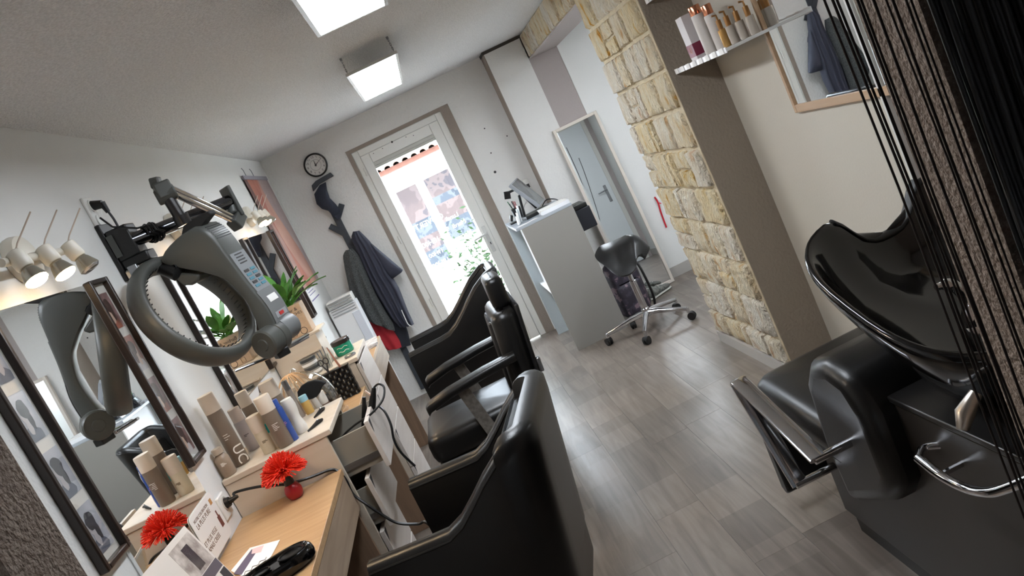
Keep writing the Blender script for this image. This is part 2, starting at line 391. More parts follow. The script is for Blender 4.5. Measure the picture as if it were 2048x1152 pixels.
COUR = [[0, .28, .58, .8, 1], [0, .28, (.5,), .72, 1], [0, .3, .47, .66, .85, 1], [0, .22, (.4,), .5, .78, 1], [0, .12, .4, .48, .75, 1], [0, (.2,), .48, .58, (.82,), 1],
        [0, .35, .42, .68, 1], [0, (.33,), .58, .8, 1], [0, .28, .52, (.75,), 1], [0, (.18,), .46, .7, 1], [0, .25, .5, .58, .82, 1]]
for c_, sp in enumerate(COUR):
    pv = 0
    if c_ == 0: top_l, top_r = zl[0], zr[0]
    else: top_l, top_r = zl[c_], zr[c_]
    bl, br = zl[c_+1], zr[c_+1]
    for s_ in sp[1:]:
        stk = isinstance(s_, tuple); e_ = s_[0] if stk else s_
        ya, yb2 = YF+(YN-YF)*pv-.006, YF+(YN-YF)*e_+.006
        zt = lambda t: top_l+(top_r-top_l)*t-.006
        zb = lambda t: bl+(br-bl)*t+.006
        sk = random.uniform(-.012, .012)
        if stk:
            zm = [(zt(t)+zb(t))/2+random.uniform(-.01, .01) for t in (pv, e_)]
            stone(pier, [(ya, zb(pv)), (yb2, zb(e_)), (yb2, zm[1]-.006), (ya, zm[0]-.006)], random.uniform(.022, .032))
            stone(pier, [(ya, zm[0]+.006), (yb2, zm[1]+.006), (yb2+sk, zt(e_)), (ya, zt(pv))], random.uniform(.022, .032))
        else:
            stone(pier, [(ya, zb(pv)), (yb2-sk, zb(e_)), (yb2+sk, zt(e_)), (ya, zt(pv))], random.uniform(.02, .034))
        pv = e_
y_ = 6.66
for w_ in (.1, .12, .16, .13, .2, .22, .12, .2, .24, .2, .24):
    y2 = max(y_-w_, 4.72); sk = random.uniform(-.03, .03)
    stone(beam, [(y_, 2.19), (y2+.008, 2.19), (y2+.008+sk, 2.385), (y_+sk, 2.385)], random.uniform(.018, .03)); y_ = y2

# ------------------------------------------------------------------ entrance door
door = bpy.data.objects.new('door_1', None); C.objects.link(door); struct(door)
door['label'] = 'white glazed entrance door with opening hours lettered on the glass'
DY = YB+.02
b = MB()
b.bb((-.43, DY, 0), (-.375, DY+.07, 2.13)); b.bb((.345, DY, 0), (.40, DY+.07, 2.13)); b.bb((-.375, DY, 2.075), (.345, DY+.07, 2.13))
b.build('door_frame', PVC, door, bevel=.004)
b = MB(); b.bb((-.375, DY-.012, .012), (-.298, DY+.05, 2.075)); b.bb((.262, DY-.012, .012), (.345, DY+.05, 2.075)); b.bb((-.298, DY-.012, 1.985), (.262, DY+.05, 2.075)); b.bb((-.298, DY-.012, .275), (.262, DY+.05, .345)); b.bb((-.298, DY-.012, .012), (.262, DY+.05, .08))
b.build('door_leaf', PVC, door, bevel=.006)
b = MB(); b.bb((-.298, DY+.01, .08), (.262, DY+.03, .275)); b.build('lower_panel', PVC, door)
for i in range(5): MB().box((-.018, DY+.006, .1+.039*i), (.5, .012, .034)).build('panel_rib', PVC, door, bevel=.004)
b = MB(); b.bb((-.298, DY-.006, 1.955), (.262, DY+.03, 1.985)); b.bb((-.298, DY-.02, 1.93), (.262, DY-.002, 1.955)); b.build('ventilation_strip', mat('vent_grey', (196, 195, 188), .4), door, bevel=.003)
MB().bb((-.298, DY+.02, .345), (.262, DY+.026, 1.96)).build('window_pane', glass('door_glass'), door, smooth=0)
for p in ((674, 337), (738, 475), (806, 598)):
    q = OY((p[0]+52, p[1]), DY); MB().cyl((-.388, DY-.012, q.z), (-.388, DY-.012, q.z-.07), .008, 8).build('hinge', PVC, door)
h = OY((962, 487), DY-.05)
b = MB(); b.bb((.285, DY-.02, .86), (.318, DY-.012, 1.1)); b.build('handle_plate', mat('white_lever', (208, 208, 204), .3), door, bevel=.003)
b = MB(); b.tube([(.302, DY-.015, 1.03), (.302, DY-.06, 1.03), (.28, DY-.065, 1.03), (.18, DY-.062, 1.025)], .009, 8); b.build('door_handle', mat('white_lever', (220, 219, 214), .3), door)
MB().box((.302, DY-.022, .94), (.008, .006, .022)).build('keyhole', INK, door)
for i_, p in enumerate(((747, 307), (784, 284), (812, 274), (765, 297), (827, 271))): q = OY(p, DY-.01); MB().cyl((q.x, DY-.014, q.z), (q.x, DY-.01, q.z), .009 if i_ == 1 else .004, 8).build('screw_hole', INK, door)
VIN = bpy.data.materials.new('white_vinyl'); VIN.use_nodes = True; _n = VIN.node_tree.nodes; _n.remove(_n['Principled BSDF']); _t = _n.new('ShaderNodeBsdfTranslucent'); _t.inputs[0].default_value = (.9, .9, .9, 1); VIN.node_tree.links.new(_t.outputs[0], _n['Material Output'].inputs[0])
lt = MB(); F = lambda x, z: frame4((x, DY+.032, z), (-1, 0, 0), (0, 0, 1))
rows = [('OUVERTURE', None, 1.33, .07), ('', 'Lundi', 1.245, .045), ('18H00', 'Mardi  9', 1.165, .062), ('19H00', 'Mercredi', 1.06, .05), ('18H00', 'Jeudi  9', .965, .062), ('18H00', 'Vendredi', .87, .062), ('17H00', 'Samedi', .79, .062)]
for l_, r_, z_, s_ in rows:
    if l_: text_mb(lt, l_, F(-.16, z_), s_)
    if r_: text_mb(lt, r_, F(.1, z_+.04), .055)
lt.build('lettering', VIN, door, smooth=0)

# ------------------------------------------------------------------ outside the door
YO = 10.0
wall('ground_outside', [((-14, YB+.25, -.16), (16, 30, -.04))], mat('pale_pavement', (196, 192, 186), .9, bump=(30, .4)))
fac = wall('wall_house_opposite', [((-9, YO, -.1), (10, YO+.3, 2.02))], mat('white_render', (240, 238, 234), .9))
TILE = mat('roof_tile', (120, 96, 86), .8, noise=(6, (150, 126, 114)), var=.25)
a_, c_ = OY((742, 338), YO-.25), OY((882, 283), YO-.25)
x = a_.x-1.2; zt_ = 2.03
wall('eave_board', [((-9, YO-.3, 1.93), (10, YO, 1.985))], mat('brick_band', (112, 74, 62), .8))
while x < c_.x+1.2:
    b = MB(); ring = lambda y: [Vector((x+.055*math.cos(t*PI/6), y, 1.985+.05*math.sin(t*PI/6))) for t in range(7)]+[Vector((x+.04*math.cos(t*PI/6), y, 1.98+.035*math.sin(t*PI/6))) for t in range(6, -1, -1)]
    b.loft([ring(YO-.42), ring(YO+.3)]); b.build('roof_tile', TILE, fac, smooth=0); x += .115
PANEM = []
def panem(nm, a, bcol, c, sc):
    m = mat(nm, a, .6); n = m.node_tree.nodes; l = m.node_tree.links
    tc = n.new('ShaderNodeTexCoord'); t = n.new('ShaderNodeTexNoise'); t.inputs['Scale'].default_value = sc; t.inputs['Detail'].default_value = 4; l.new(tc.outputs['Object'], t.inputs['Vector'])
    r = n.new('ShaderNodeValToRGB'); r.color_ramp.interpolation = 'CONSTANT'; e = r.color_ramp.elements; e[0].color = lin(a); e[1].position = .48; e[1].color = lin(bcol); q = e.new(.58); q.color = lin(c)
    l.new(t.outputs[0], r.inputs[0]); l.new(r.outputs[0], n['Principled BSDF'].inputs['Base Color']); return m
G1 = panem('pane_pinkish', (66, 54, 53), (80, 68, 66), (54, 48, 52), 5)
G2 = panem('pane_bluish', (46, 53, 62), (66, 71, 77), (34, 42, 52), 6)
def wpane(nm, px, splits):
    P4 = [OY(p, YO-.02) for p in px]; x0 = (P4[0].x+P4[3].x)/2; x1 = (P4[1].x+P4[2].x)/2; z1 = (P4[0].z+P4[1].z)/2; z0 = (P4[2].z+P4[3].z)/2
    fr = MB(); fr.bb((x0-.03, YO-.03, z0-.03), (x1+.03, YO, z1+.03)); w = fr.build(nm, mat('window_frame_white', (244, 244, 244), .5), smooth=0); struct(w)
    zz = [z1+(z0-z1)*s for s in splits]
    for i in range(len(zz)-1): MB().bb((x0, YO-.036, zz[i+1]), (x1, YO-.03, zz[i])).build('window_pane', (G1, G2)[i % 2] if i < 3 else G2, w, smooth=0)
    return (x0, x1, z0, z1)
wpane('window_1', [(791.6, 386), (838, 364), (896, 519), (865.9, 535.5)], (0, .42, .62, .8, 1))
wpane('window_2', [(848.7, 358.6), (894.8, 337.5), (956, 461), (901, 479)], (0, .3, .42, .7, 1))
a_, c_ = OY((784, 373), YO-.04), OY((891, 324), YO-.04); b = MB(); b.tube([(a_.x, YO-.05, (a_.z+c_.z)/2), (c_.x, YO-.05, (a_.z+c_.z)/2)], .008, 6); struct(b.build('trim_3', mat('shutter_rail', (120, 116, 112), .5)))

r_ = random.Random(21); t = thing('garden_shrub', 'green leafy shrub outside the glass of the entrance door', 'shrub', (.33, 7.75, -.04))
LEAF = mat('shrub_leaf', (30, 58, 20), .6, noise=(9, (48, 78, 32)))
c_ = OY((965, 535), 7.75); b = MB()
for k in range(9): a = r_.uniform(0, 2*PI); b.tube([(c_.x, 7.75, -.04), (c_.x+.1*math.cos(a), 7.75+.1*math.sin(a), .4), (c_.x+.2*math.cos(a), 7.75+.2*math.sin(a), .75+r_.random()*.2)], [.006, .004, .002], 5)
b.build('stems', mat('shrub_stem', (60, 56, 36), .8), t, kind='stuff')
b = MB()
for k in range(620):
    p = Vector((c_.x+r_.gauss(0, .12), 7.75+r_.gauss(0, .1), .25+abs(r_.gauss(.3, .25)))); d = Vector((r_.uniform(-1, 1), r_.uniform(-1, 1), r_.uniform(-.2, 1))).normalized(); s_ = d.cross(Vector((r_.uniform(-1, 1), r_.uniform(-1, 1), .3))).normalized()*.012; L = r_.uniform(.05, .09)
    b.add([p, p+d*L*.5+s_, p+d*L, p+d*L*.5-s_], [(0, 1, 2, 3)])
b.build('leaves', LEAF, t, smooth=0, kind='stuff')
# ================================================================== CEILING LIGHTS
LED = mat('led_diffuser', (255, 255, 255), .5, emit=((240, 247, 255), PANEL_E))
def ceiling_panel(y0, y1, label, x0=-.108, x1=.175, z=2.285):
    t = thing('ceiling_light', label, 'lamp', ((x0+x1)/2, (y0+y1)/2, z), 'hanging LED panels')
    b = MB(); f = .014
    b.bb((x0, y0, z), (x0+f, y1, z+.014)); b.bb((x1-f, y0, z), (x1, y1, z+.014)); b.bb((x0+f, y0, z), (x1-f, y0+f, z+.014)); b.bb((x0+f, y1-f, z), (x1-f, y1, z+.014)); b.bb((x0+f, y0+f, z+.009), (x1-f, y1-f, z+.014))
    b.build('frame', mat('panel_frame', (205, 205, 203), .4), t)
    MB().bb((x0+f, y0+f, z+.002), (x1-f, y1-f, z+.006)).build('diffuser', LED, t, smooth=0)
    for x in (x0+.012, x1-.012):
        for y in (y0+.012, y1-.012):
            dx = -.006 if x < 0 else -.004; b = MB(); n = 7; z1 = z+.014; dy = .06 if y < (y0+y1)/2 else -.06
            P_ = [Vector((x, y+dy*k/n, z1+(ZC-z1)*k/n)) for k in range(n+1)]
            for k in range(n):
                c = (P_[k]+P_[k+1])/2; L = (P_[k+1]-P_[k]).length*.62
                b.tube([c+Vector((math.cos(a)*.0035*(k % 2), math.cos(a)*.0035*((k+1) % 2), math.sin(a)*L)) for a in [2*PI*q/8 for q in range(8)]], .0012, 4, close=True)
            b.build('chain', STEEL, t)
            MB().bb((x-.006, y+dy-.01, ZC-.012), (x+.006, y+dy+.01, ZC)).build('ceiling_hook', STEEL, t)
    return t
ceiling_panel(1.88, 3.08, 'large lit ceiling panel cut off by the top edge of the picture')
ceiling_panel(4.18, 5.42, 'lit ceiling panel on chains seen whole, in front of the entrance door')
ceiling_panel(4.2, 5.4, 'added unseen light panel brightening the side hall behind the stone pier', 1.8, 2.1)  # no such lamp is in view; added to light the hall
# ================================================================== LEFT WALL: mirrors, lamps, dryer
SKIN = mat('print_skin', (205, 178, 160), .5); PHB = mat('print_grey_blue', (158, 162, 172), .5, noise=(14, (186, 188, 196))); PHD = mat('print_dark', (52, 52, 58), .5)
PHM = mat('print_mauve', (150, 118, 116), .5, noise=(30, (96, 70, 66))); PHR = mat('print_rust', (176, 104, 82), .5, noise=(24, (120, 84, 70))); PHL = mat('print_light', (206, 202, 202), .5, noise=(20, (178, 172, 172)))
def photo_print(parent, y0, y1, z0, z1, x, colour, seed):
    r = random.Random(seed); b = MB(); w, h = y1-y0, z1-z0
    b.bb((x-.001, y0, z0), (x, y1, z1))
    def blob(cy, cz, ry, rz, dx, m):
        b.cur = m; n = 14; ring = []
        for k in range(n):
            a = 2*PI*k/n; q = 1+r.uniform(-.12, .12)
            ring.append((x, min(max(y0+cy*w+ry*w*q*math.cos(a), y0), y1), min(max(z0+cz*h+rz*h*q*math.sin(a), z0), z1)))
        b.prism(ring, (dx, 0, 0))
    s = r.choice((-1, 1)); cy = .5+.12*s
    blob(cy, .1, .42, .2, .0003, 3); blob(cy, .3, .13, .16, .0005, 2); blob(cy, .56, .2, .2, .0007, 2); blob(cy-.1*s, .66, .26, .2, .0009, 1); blob(cy-.2*s, .45, .12, .22, .0010, 1)
    ms = [PHM if seed % 3 else PHR, mat('print_brown', (74, 54, 48), .5), SKIN, PHR if seed % 2 else PHL] if colour else [PHB, PHD, mat('print_face', (176, 172, 176), .5), mat('print_slate', (92, 98, 112), .5)]
    b.build('photo', ms, parent, smooth=0)
GLZ = glass('frame_glazing')
def mirror_unit(y0, y1, z0, z1, label, w=.152, photos=True):
    t = thing('styling_mirror', label, 'mirror', (XL, (y0+y1)/2, z0), 'framed mirrors along the left wall')
    MB().bb((XL+.001, y0+w, .868 if y0 < 3 else z0+.01), (XL+.012, y1-w, z1-.006)).build('mirror_glass', MIRROR, t, smooth=0)
    for si, (a, c) in enumerate(((y0, y0+w), (y1-w, y1))):
        f = .017; b = MB()
        b.bb((XL, a, z0), (XL+.026, a+f, z1)); b.bb((XL, c-f, z0), (XL+.026, c, z1)); b.bb((XL, a+f, z0), (XL+.026, c-f, z0+f)); b.bb((XL, a+f, z1-f), (XL+.026, c-f, z1))
        fr = b.build('photo_frame', FRAMEB, t, bevel=.004)
        MB().bb((XL+.002, a+f, z0+f), (XL+.006, c-f, z1-f)).build('mount_board', mat('mount_board', (214, 211, 204), .7), fr, smooth=0)
        n = 4; H_ = (z1-z0-2*f-.02)/n
        for k in range(n):
            photo_print(fr, a+f+.014, c-f-.014, z0+f+.02+H_*k, z0+f+H_*(k+1)-.012, XL+.0075, si == 1, k*7+si*3+int(y0*10))
        MB().bb((XL+.012, a+f, z0+f), (XL+.0135, c-f, z1-f)).build('glazing', GLZ, fr, smooth=0)
    return t
mirror_unit(1.965, 2.87, 1.13, 1.832, 'framed mirror nearest the camera, photo strips on both sides')
mirror_unit(3.42, 4.33, 1.13, 1.83, 'framed mirror seen through the dryer ring, photo strips on both sides')
mirror_unit(4.93, 5.93, 1.13, 1.82, 'framed mirror behind the potted plant, photo strips on both sides')

CREAMP = mat('cream_enamel', (222, 216, 202), .35)
WARM = mat('warm_bulb', (255, 230, 190), .4, emit=((255, 214, 160), 60)); OFFB = mat('unlit_bulb', (196, 196, 196), .15, .7)
def spots(yc, z, label, px=None, lit=(1, 1, 0), power=3.2):
    t = thing('spotlight_bar', label, 'lamp', (XL, yc, z), 'spotlight bars above the mirrors')
    x = XL+.001
    b = MB(); b.lathe([(.07, 0), (.072, .014), (.066, .034), (.045, .042)], (x, yc+.02, z+.015), 24, R3(PI/2, 'Y')); b.build('wall_base', CREAMP, t)
    MB().cyl((XL+.062, yc-.19, z+.005), (XL+.062, yc+.17, z+.005), .012, 10).build('bar', CREAMP, t)
    MB().cyl((XL+.03, yc+.02, z+.015), (XL+.064, yc+.02, z+.007), .012, 10).build('bar_stem', CREAMP, t)
    for i in range(3):
        y = yc-.13+.15*i if px is None else px[i]
        d = Vector((.3, -.12+.12*(i-1), -1)).normalized(); q = d.to_track_quat('Z', 'Y').to_matrix(); c = Vector((XL+.085, y, z+.008))
        b = MB(); b.lathe([(.019, -.014), (.024, -.01), (.024, .036), (.02, .042)], c, 16, q); b.cyl((XL+.06, y, z+.005), (XL+.085, y, z+.008), .009, 8); sp = b.build('spot', CREAMP, t)
        b = MB(); b.lathe([(.014, .038), (.022, .052), (.031, .078), (.032, .084)], c, 16, q); b.build('reflector', mat('lamp_reflector', (176, 172, 160), .2, .8), sp)
        b = MB(); b.lathe([(.029, .08), (.03, .086), (.025, .091), (.001, .093)], c, 16, q); b.build('bulb', WARM if lit[i] else OFFB, sp)
        b = MB(); e = c+Vector((.0, .01, .015)); b.tube([e, e+Vector((.006, .02, .02)), e+Vector((.06, .06, .085))], .0022, 6); b.build('adjusting_lever', mat('beige_lever', (190, 172, 156), .4), sp)
        if lit[i]:
            L = bpy.data.lights.new('bulb_light', 'SPOT'); L.energy = power; L.color = (1, .78, .52); L.spot_size = 2.1; L.spot_blend = .8; L.shadow_soft_size = .02
            lo = bpy.data.objects.new('bulb_light', L); C.objects.link(lo); lo.location = c+d*.098; lo.rotation_euler = d.to_track_quat('-Z', 'Y').to_euler()
    return t
spots(2.40, 1.93, 'cream three-lamp spotlight bar nearest the camera, two bulbs lit', px=[OX((52, 545), XL+.085).y, OX((108, 535), XL+.085).y, OX((153, 520), XL+.085).y])
spots(3.86, 1.945, 'cream spotlight bar partly hidden behind the hood dryer', lit=(1, 1, 0))
spots(5.43, 1.93, 'cream spotlight bar farthest from the camera, above the plant mirror', lit=(1, 1, 0))

# ---- hood dryer on its wall arm
t = thing('hood_dryer', 'dark grey ring hair dryer on a jointed wall arm above the pedestal', 'hair dryer', (-.9, 3.1, 1.35))
b = MB(); b.bb((XL, 3.05, 1.795), (XL+.018, 3.16, 2.02)); b.build('wall_plate', BLACKP, t, bevel=.004)
b = MB(); b.bb((XL+.018, 3.055, 1.865), (XL+.1, 3.15, 1.985)); b.bb((XL+.018, 3.06, 1.83), (XL+.12, 3.15, 1.87)); hs = b.build('arm_socket', BLACKP, t, bevel=.006)
b = MB(); b.box((XL+.03, 3.05, 1.925), (.022, .006, .085)); b.build('inset', DGREY, hs)
b = MB(); b.box((XL+.05, 3.06, 1.815), (.035, .03, .05)); b.build('socket_outlet', STEEL, t, bevel=.003)
A0, A1 = Vector((XL+.08, 3.075, 1.92)), Vector((-.735, 3.385, 1.92))
b = MB(); b.cyl(A0, A1, .027, 20); b.build('lower_arm', mat('dark_chrome', (96, 98, 104), .14, 1), t)
b = MB()
for k in range(5):
    c = A0+(A1-A0)*(.16+.022*k); ax = (A1-A0).normalized(); u = ax.cross(Vector((0, 0, 1))).normalized(); r_ = .033+.004*(k % 2)
    b.tube([c+(u*math.cos(a)+Vector((0, 0, 1))*math.sin(a))*r_+ax*(.012*a/PI-.01) for a in [2*PI*q/14 for q in range(14)]], .0045, 6, close=True)
b.tube([A0+(A1-A0)*.2+Vector((0, -.03, .03)), A0+(A1-A0)*.1+Vector((.02, -.05, .03)), Vector((XL+.06, 3.05, 1.99)), Vector((XL+.03, 3.07, 2.04))], .004, 6)
b.build('coiled_cord', BLACKP, t)
q = OY((463, 392), 3.39); b = MB(); R_ = R3(math.atan2((A1-A0).y, (A1-A0).x), 'Z'); b.box((A1.x+.005, A1.y+.005, 1.915), (.016, .07, .13), R_); b.build('elbow_plate', DGREY, t, bevel=.004)
K = OY((474, 441), 3.37); J = OY((330, 385), 3.1)
b = MB(); b.box(K, (.075, .05, .05), R3(math.atan2((J-K).y, (J-K).x), 'Z') @ R3(.5, 'Y')); b.cyl(K+Vector((0, 0, .03)), Vector((A1.x, A1.y, 1.915)), .02, 12); b.build('elbow_joint', DGREY, t, bevel=.006)
for s_ in (-.011, .012):
    b = MB(); b.cyl(K+Vector((0, 0, s_)), J+Vector((.02, 0, s_)), .0125, 14); b.build('upper_arm', CHROME, t)
b = MB(); b.box(J+Vector((0, 0, .01)), (.06, .06, .06), R3(.4, 'Z')); b.box(J+Vector((-.012, 0, .045)), (.035, .045, .04), R3(.2, 'Y')); b.cyl(J+Vector((-.035, -.01, -.008)), J+Vector((.035, .01, -.008)), .03, 16); b.build('shoulder_joint', DGREY, t, bevel=.006)
PB = OY((368, 446), 3.1)
b = MB(); b.cyl(J, PB, .023, 16); b.cyl(PB+Vector((0, 0, .03)), PB-Vector((0, 0, .008)), .03, 16, .027); b.build('post', mat('dark_post', (44, 42, 42), .3, .3), t)
b = MB(); b.prism([OY(p, 3.07) for p in ((362, 470), (366, 452), (396, 432), (415, 422), (422, 428), (404, 452), (372, 474))], (.01, .05, 0)); b.build('tilt_bracket', RUBBER, t, bevel=.004)
# hood body
dv = Vector((.038, .13, 0)); YH = 3.05
outer = catmull([OY(p, YH) for p in ((323, 516), (331, 499), (348, 480), (366, 466), (391.8, 452.5), (409, 459), (424, 471), (448, 503), (480, 548), (508, 583), (530, 608), (549, 642), (558, 668))], 4)
inner = catmull([OY(p, YH) for p in ((325, 526), (334, 532), (367.6, 540), (402.6, 547), (432, 555), (454, 564), (475, 584), (491, 604), (507, 635), (516, 662), (522, 690))], 4)
def resamp(P, n):
    L = [0]
    for a, c in zip(P, P[1:]): L.append(L[-1]+(c-a).length)
    out = []
    for k in range(n):
        s = L[-1]*k/(n-1); i = max(j for j in range(len(L)) if L[j] <= s+1e-9); i = min(i, len(P)-2)
        f = (s-L[i])/max(L[i+1]-L[i], 1e-9); out.append(P[i].lerp(P[i+1], f))
    return out
NO = 26; oo = resamp(outer, NO); ii = resamp(inner, NO)
rings = []
for a, c in zip(oo, ii):
    g = (c-a)
    rr = []
    for u, w_ in ((0, .12), (.04, .02), (.14, 0), (.86, 0), (.96, .02), (1, .12)): rr.append(a+g*u+dv*w_)
    for u, w_ in ((1, .88), (.96, .98), (.86, 1), (.14, 1), (.04, .98), (0, .88)): rr.append(a+g*u+dv*w_)
    rings.append(rr)
b = MB(); b.loft(rings); hb = b.build('hood_body', DGREY, t, smooth=50)
nrm = lambda i: ((oo[min(i+1, NO-1)]-oo[max(i-1, 0)]).cross(dv)).normalized()
def on_edge(f, w_, h=.0):
    s = f*(NO-1); i = int(s); p = oo[i].lerp(oo[min(i+1, NO-1)], s-i); n_ = nrm(i)
    if n_.dot(Vector((1, -.2, .3))) < 0: n_ = -n_
    return p+dv*w_+n_*h
def edge_patch(name, f0, f1, w0, w1, h, m, parent, n=6):
    b = MB(); b.slab(lambda u, v: on_edge(f0+(f1-f0)*u, w0+(w1-w0)*v, h), n, 1, lambda u, v: on_edge(f0+(f1-f0)*u, w0+(w1-w0)*v, 0)-on_edge(f0+(f1-f0)*u, w0+(w1-w0)*v, h))
    return b.build(name, m, parent, smooth=30)
cp = edge_patch('control_panel', .49, .74, .1, .92, .003, mat('panel_light_grey', (128, 131, 134), .4), hb)
for k in range(4):
    edge_patch('button', .50+.018*k, .507+.018*k, .3, .7, .0042, INK, cp, 1)
for k in range(5):
    for c_ in range(2): edge_patch('button', .60+.025*k, .615+.025*k, .22+.36*c_, .46+.36*c_, .0055, mat('teal_button', (72, 128, 146), .4) if (k+c_) % 3 else INK, cp, 1)
edge_patch('upper_shell', .74, .97, .04, .96, .002, MGREY, hb)
edge_patch('rating_label', .785, .825, .3, .8, .0032, PAPER, hb, 2)
sw = edge_patch('switch_plate', .885, .92, .2, .85, .004, mat('switch_grey', (150, 152, 155), .4), hb, 2)
edge_patch('rocker_switch', .893, .912, .38, .62, .007, mat('red_switch', (190, 30, 26), .3), sw, 1)
for k in range(7): edge_patch('cooling_slot', .295+.014*k, .30+.014*k, .12, .9, .0012, BLACKP, hb, 1)
# motor
m0 = OY((526, 691), 3.0); ax = Vector((.105, .19, 0)); axn = ax.normalized(); q = axn.to_track_quat('Z', 'Y').to_matrix()
b = MB(); b.lathe([(.001, -.004), (.022, -.004), (.024, 0), (.05, 0), (.056, .006), (.058, .06), (.055, .062), (.055, .066), (.058, .068), (.058, .1), (.052, .104)], m0, 28, q); b.build('motor_housing', DGREY, t)
b = MB(); b.lathe([(.05, .1), (.05, .175), (.046, .185), (.03, .19), (.001, .19)], m0+Vector((.0, .01, .012)), 24, q); b.build('motor_rear', MGREY, t)
b = MB(); b.box(m0+axn*.05+Vector((.01, .01, -.06)), (.05, .06, .03), R3(.5, 'Z')); b.build('motor_foot', BLACKP, t, bevel=.004)
for s_ in (0, 1):
    b = MB(); e0 = OY((538+10*s_, 716-10*s_), 3.05); e1 = OY((616, 674-5*s_), 3.42); b.cyl(e0, e1, .006, 8); b.build('tray_rod', CHROME, t)
b = MB(); e0 = OY((470, 742), 3.0); e1 = OY((545, 712), 3.08); b.cyl(e0, e1, .006, 8); b.build('tray_rod', CHROME, t)
# ring
rc = OY((388.5, 620), 3.03); vd = (rc-Vector((0, 0, HC))).normalized()
rn = (-.43*vd+.903*(.636*CR-.77*CD)).normalized(); ru = (.77*CR+.636*CD); ru = (ru-rn*ru.dot(rn)).normalized(); rw = rn.cross(ru)
RR, n1, n2 = .218, 64, 14
b = MB(); rings = []
prof = [(math.cos(2*PI*k/n2)*.027, math.sin(2*PI*k/n2)*.045) for k in range(n2)]
for i in range(n1):
    a = 2*PI*i/n1; e = ru*math.cos(a)+rw*math.sin(a); rings.append([rc+e*(RR+p_)+rn*q_ for p_, q_ in prof])
b.loft(rings, False, True); rg = b.build('heating_ring', DGREY, t)
for i in range(54):
    a = 2*PI*i/54; e = ru*math.cos(a)+rw*math.sin(a); g = -ru*math.sin(a)+rw*math.cos(a)
    c = rc+e*(RR-.0243)+rn*.018; M3 = Matrix((e, g, rn)).transposed()
    if i == 0: b = MB(); b.box((0, 0, 0), (.003, .0045, .03)); o = b.build('vent_slot', BLACKP, rg); sm_ = o.data; I0 = INV[rg.name]
    else: o = bpy.data.objects.new('vent_slot', sm_); C.objects.link(o); o.parent = rg
    if i == 0:
        for v in o.data.vertices: v.co = v.co-I0.to_translation()
    o.matrix_local = I0 @ Matrix.Translation(c) @ M3.to_4x4()
jp = OY((352, 548), 3.04)
b = MB(); b.tube([OY((352, 540), 3.07), jp, min((rc+(ru*math.cos(a)+rw*math.sin(a))*RR for a in [2*PI*k/60 for k in range(60)]), key=lambda p_: (p_-jp).length)], [.03, .026, .022], 14); b.build('ring_hinge', BLACKP, t)
b = MB(); b.prism([OY(p, 3.06) for p in ((345, 545), (400, 549), (396, 562), (382, 572), (366, 572), (354, 562))], (.03, .1, 0)); b.build('sensor_housing', DGREY, t, bevel=.008)

# ---- wall sockets
t = thing('wall_socket', 'white double wall socket with black plug, above the dryer arm', 'socket', (XL, 3.09, 2.05))
b = MB(); b.bb((XL, 3.06, 2.0), (XL+.012, 3.14, 2.13)); b.build('socket_plate', PVC, t, bevel=.004)
for z in (2.035, 2.095): MB().lathe([(.024, 0), (.024, .004), (.02, .005), (.001, .003)], (XL+.012, 3.1, z), 18, R3(PI/2, 'Y')).build('outlet', PVC, t)
b = MB(); b.cyl((XL+.014, 3.1, 2.095), (XL+.05, 3.1, 2.085), .019, 14, .015); b.cyl((XL+.05, 3.1, 2.09), (XL+.055, 3.1, 2.05), .013, 10, .008); b.tube(catmull([(XL+.055, 3.1, 2.055), (XL+.06, 3.1, 2.02), (XL+.06, 3.1, 1.975)], 4), .0045, 6); b.build('plug', BLACKP, t)
sk = OX((444, 1010), XL)
t = thing('wall_socket', 'white single wall socket beside the pedestal, black plug in it', 'socket', (XL, sk.y, sk.z))
b = MB(); b.box((XL+.006, sk.y-.005, sk.z-.005), (.012, .085, .085)); b.build('socket_plate', PVC, t, bevel=.004)
b = MB(); b.lathe([(.026, 0), (.026, .003), (.021, .004), (.02, -.002), (.001, -.002)], (XL+.012, sk.y, sk.z), 20, R3(PI/2, 'Y')); b.build('outlet', mat('socket_grey', (190, 186, 180), .4), t)  # outlet a little greyer than its plate

# ---- banner, notices, heater, card on the wall
def bannermat():
    m = mat('banner_print', (176, 130, 116), .6); n = m.node_tree.nodes; l = m.node_tree.links
    tc = n.new('ShaderNodeTexCoord'); mp = n.new('ShaderNodeMapping'); mp.inputs['Scale'].default_value = (1, 2.4, 1.1); l.new(tc.outputs['Object'], mp.inputs[0])
    t_ = n.new('ShaderNodeTexNoise'); t_.inputs['Scale'].default_value = 2.6; t_.inputs['Detail'].default_value = 3; t_.inputs['Distortion'].default_value = 1.2; l.new(mp.outputs[0], t_.inputs['Vector'])
    r = n.new('ShaderNodeValToRGB'); e = r.color_ramp.elements; e[0].position = .3; e[0].color = lin((120, 82, 72)); e[1].position = .72; e[1].color = lin((172, 156, 154))
    for p, c in ((.45, (196, 146, 126)), (.58, (178, 112, 96))): q = e.new(p); q.color = lin(c)
    l.new(t_.outputs[0], r.inputs[0]); l.new(r.outputs[0], n['Principled BSDF'].inputs['Base Color']); return m
t = thing('wall_banner', 'tall brown and pink printed banner hanging in the far left corner', 'banner', (XL, 6.3, 1.5))
b = MB(); edges = [lambda v: 0, lambda v: .1+.05*math.sin(v*3), lambda v: .2+.1*math.sin(v*4+.5), lambda v: .42+.14*math.sin(v*5+2), lambda v: .7+.16*math.sin(v*4.2+1), lambda v: 1]
for k in range(5): b.cur = k; b.slab(lambda u, v: (XL+.012, 5.9+.86*(edges[k](v)+(edges[k+1](v)-edges[k](v))*u), 1.32+.9*v), 2, 12, (.002, 0, 0))
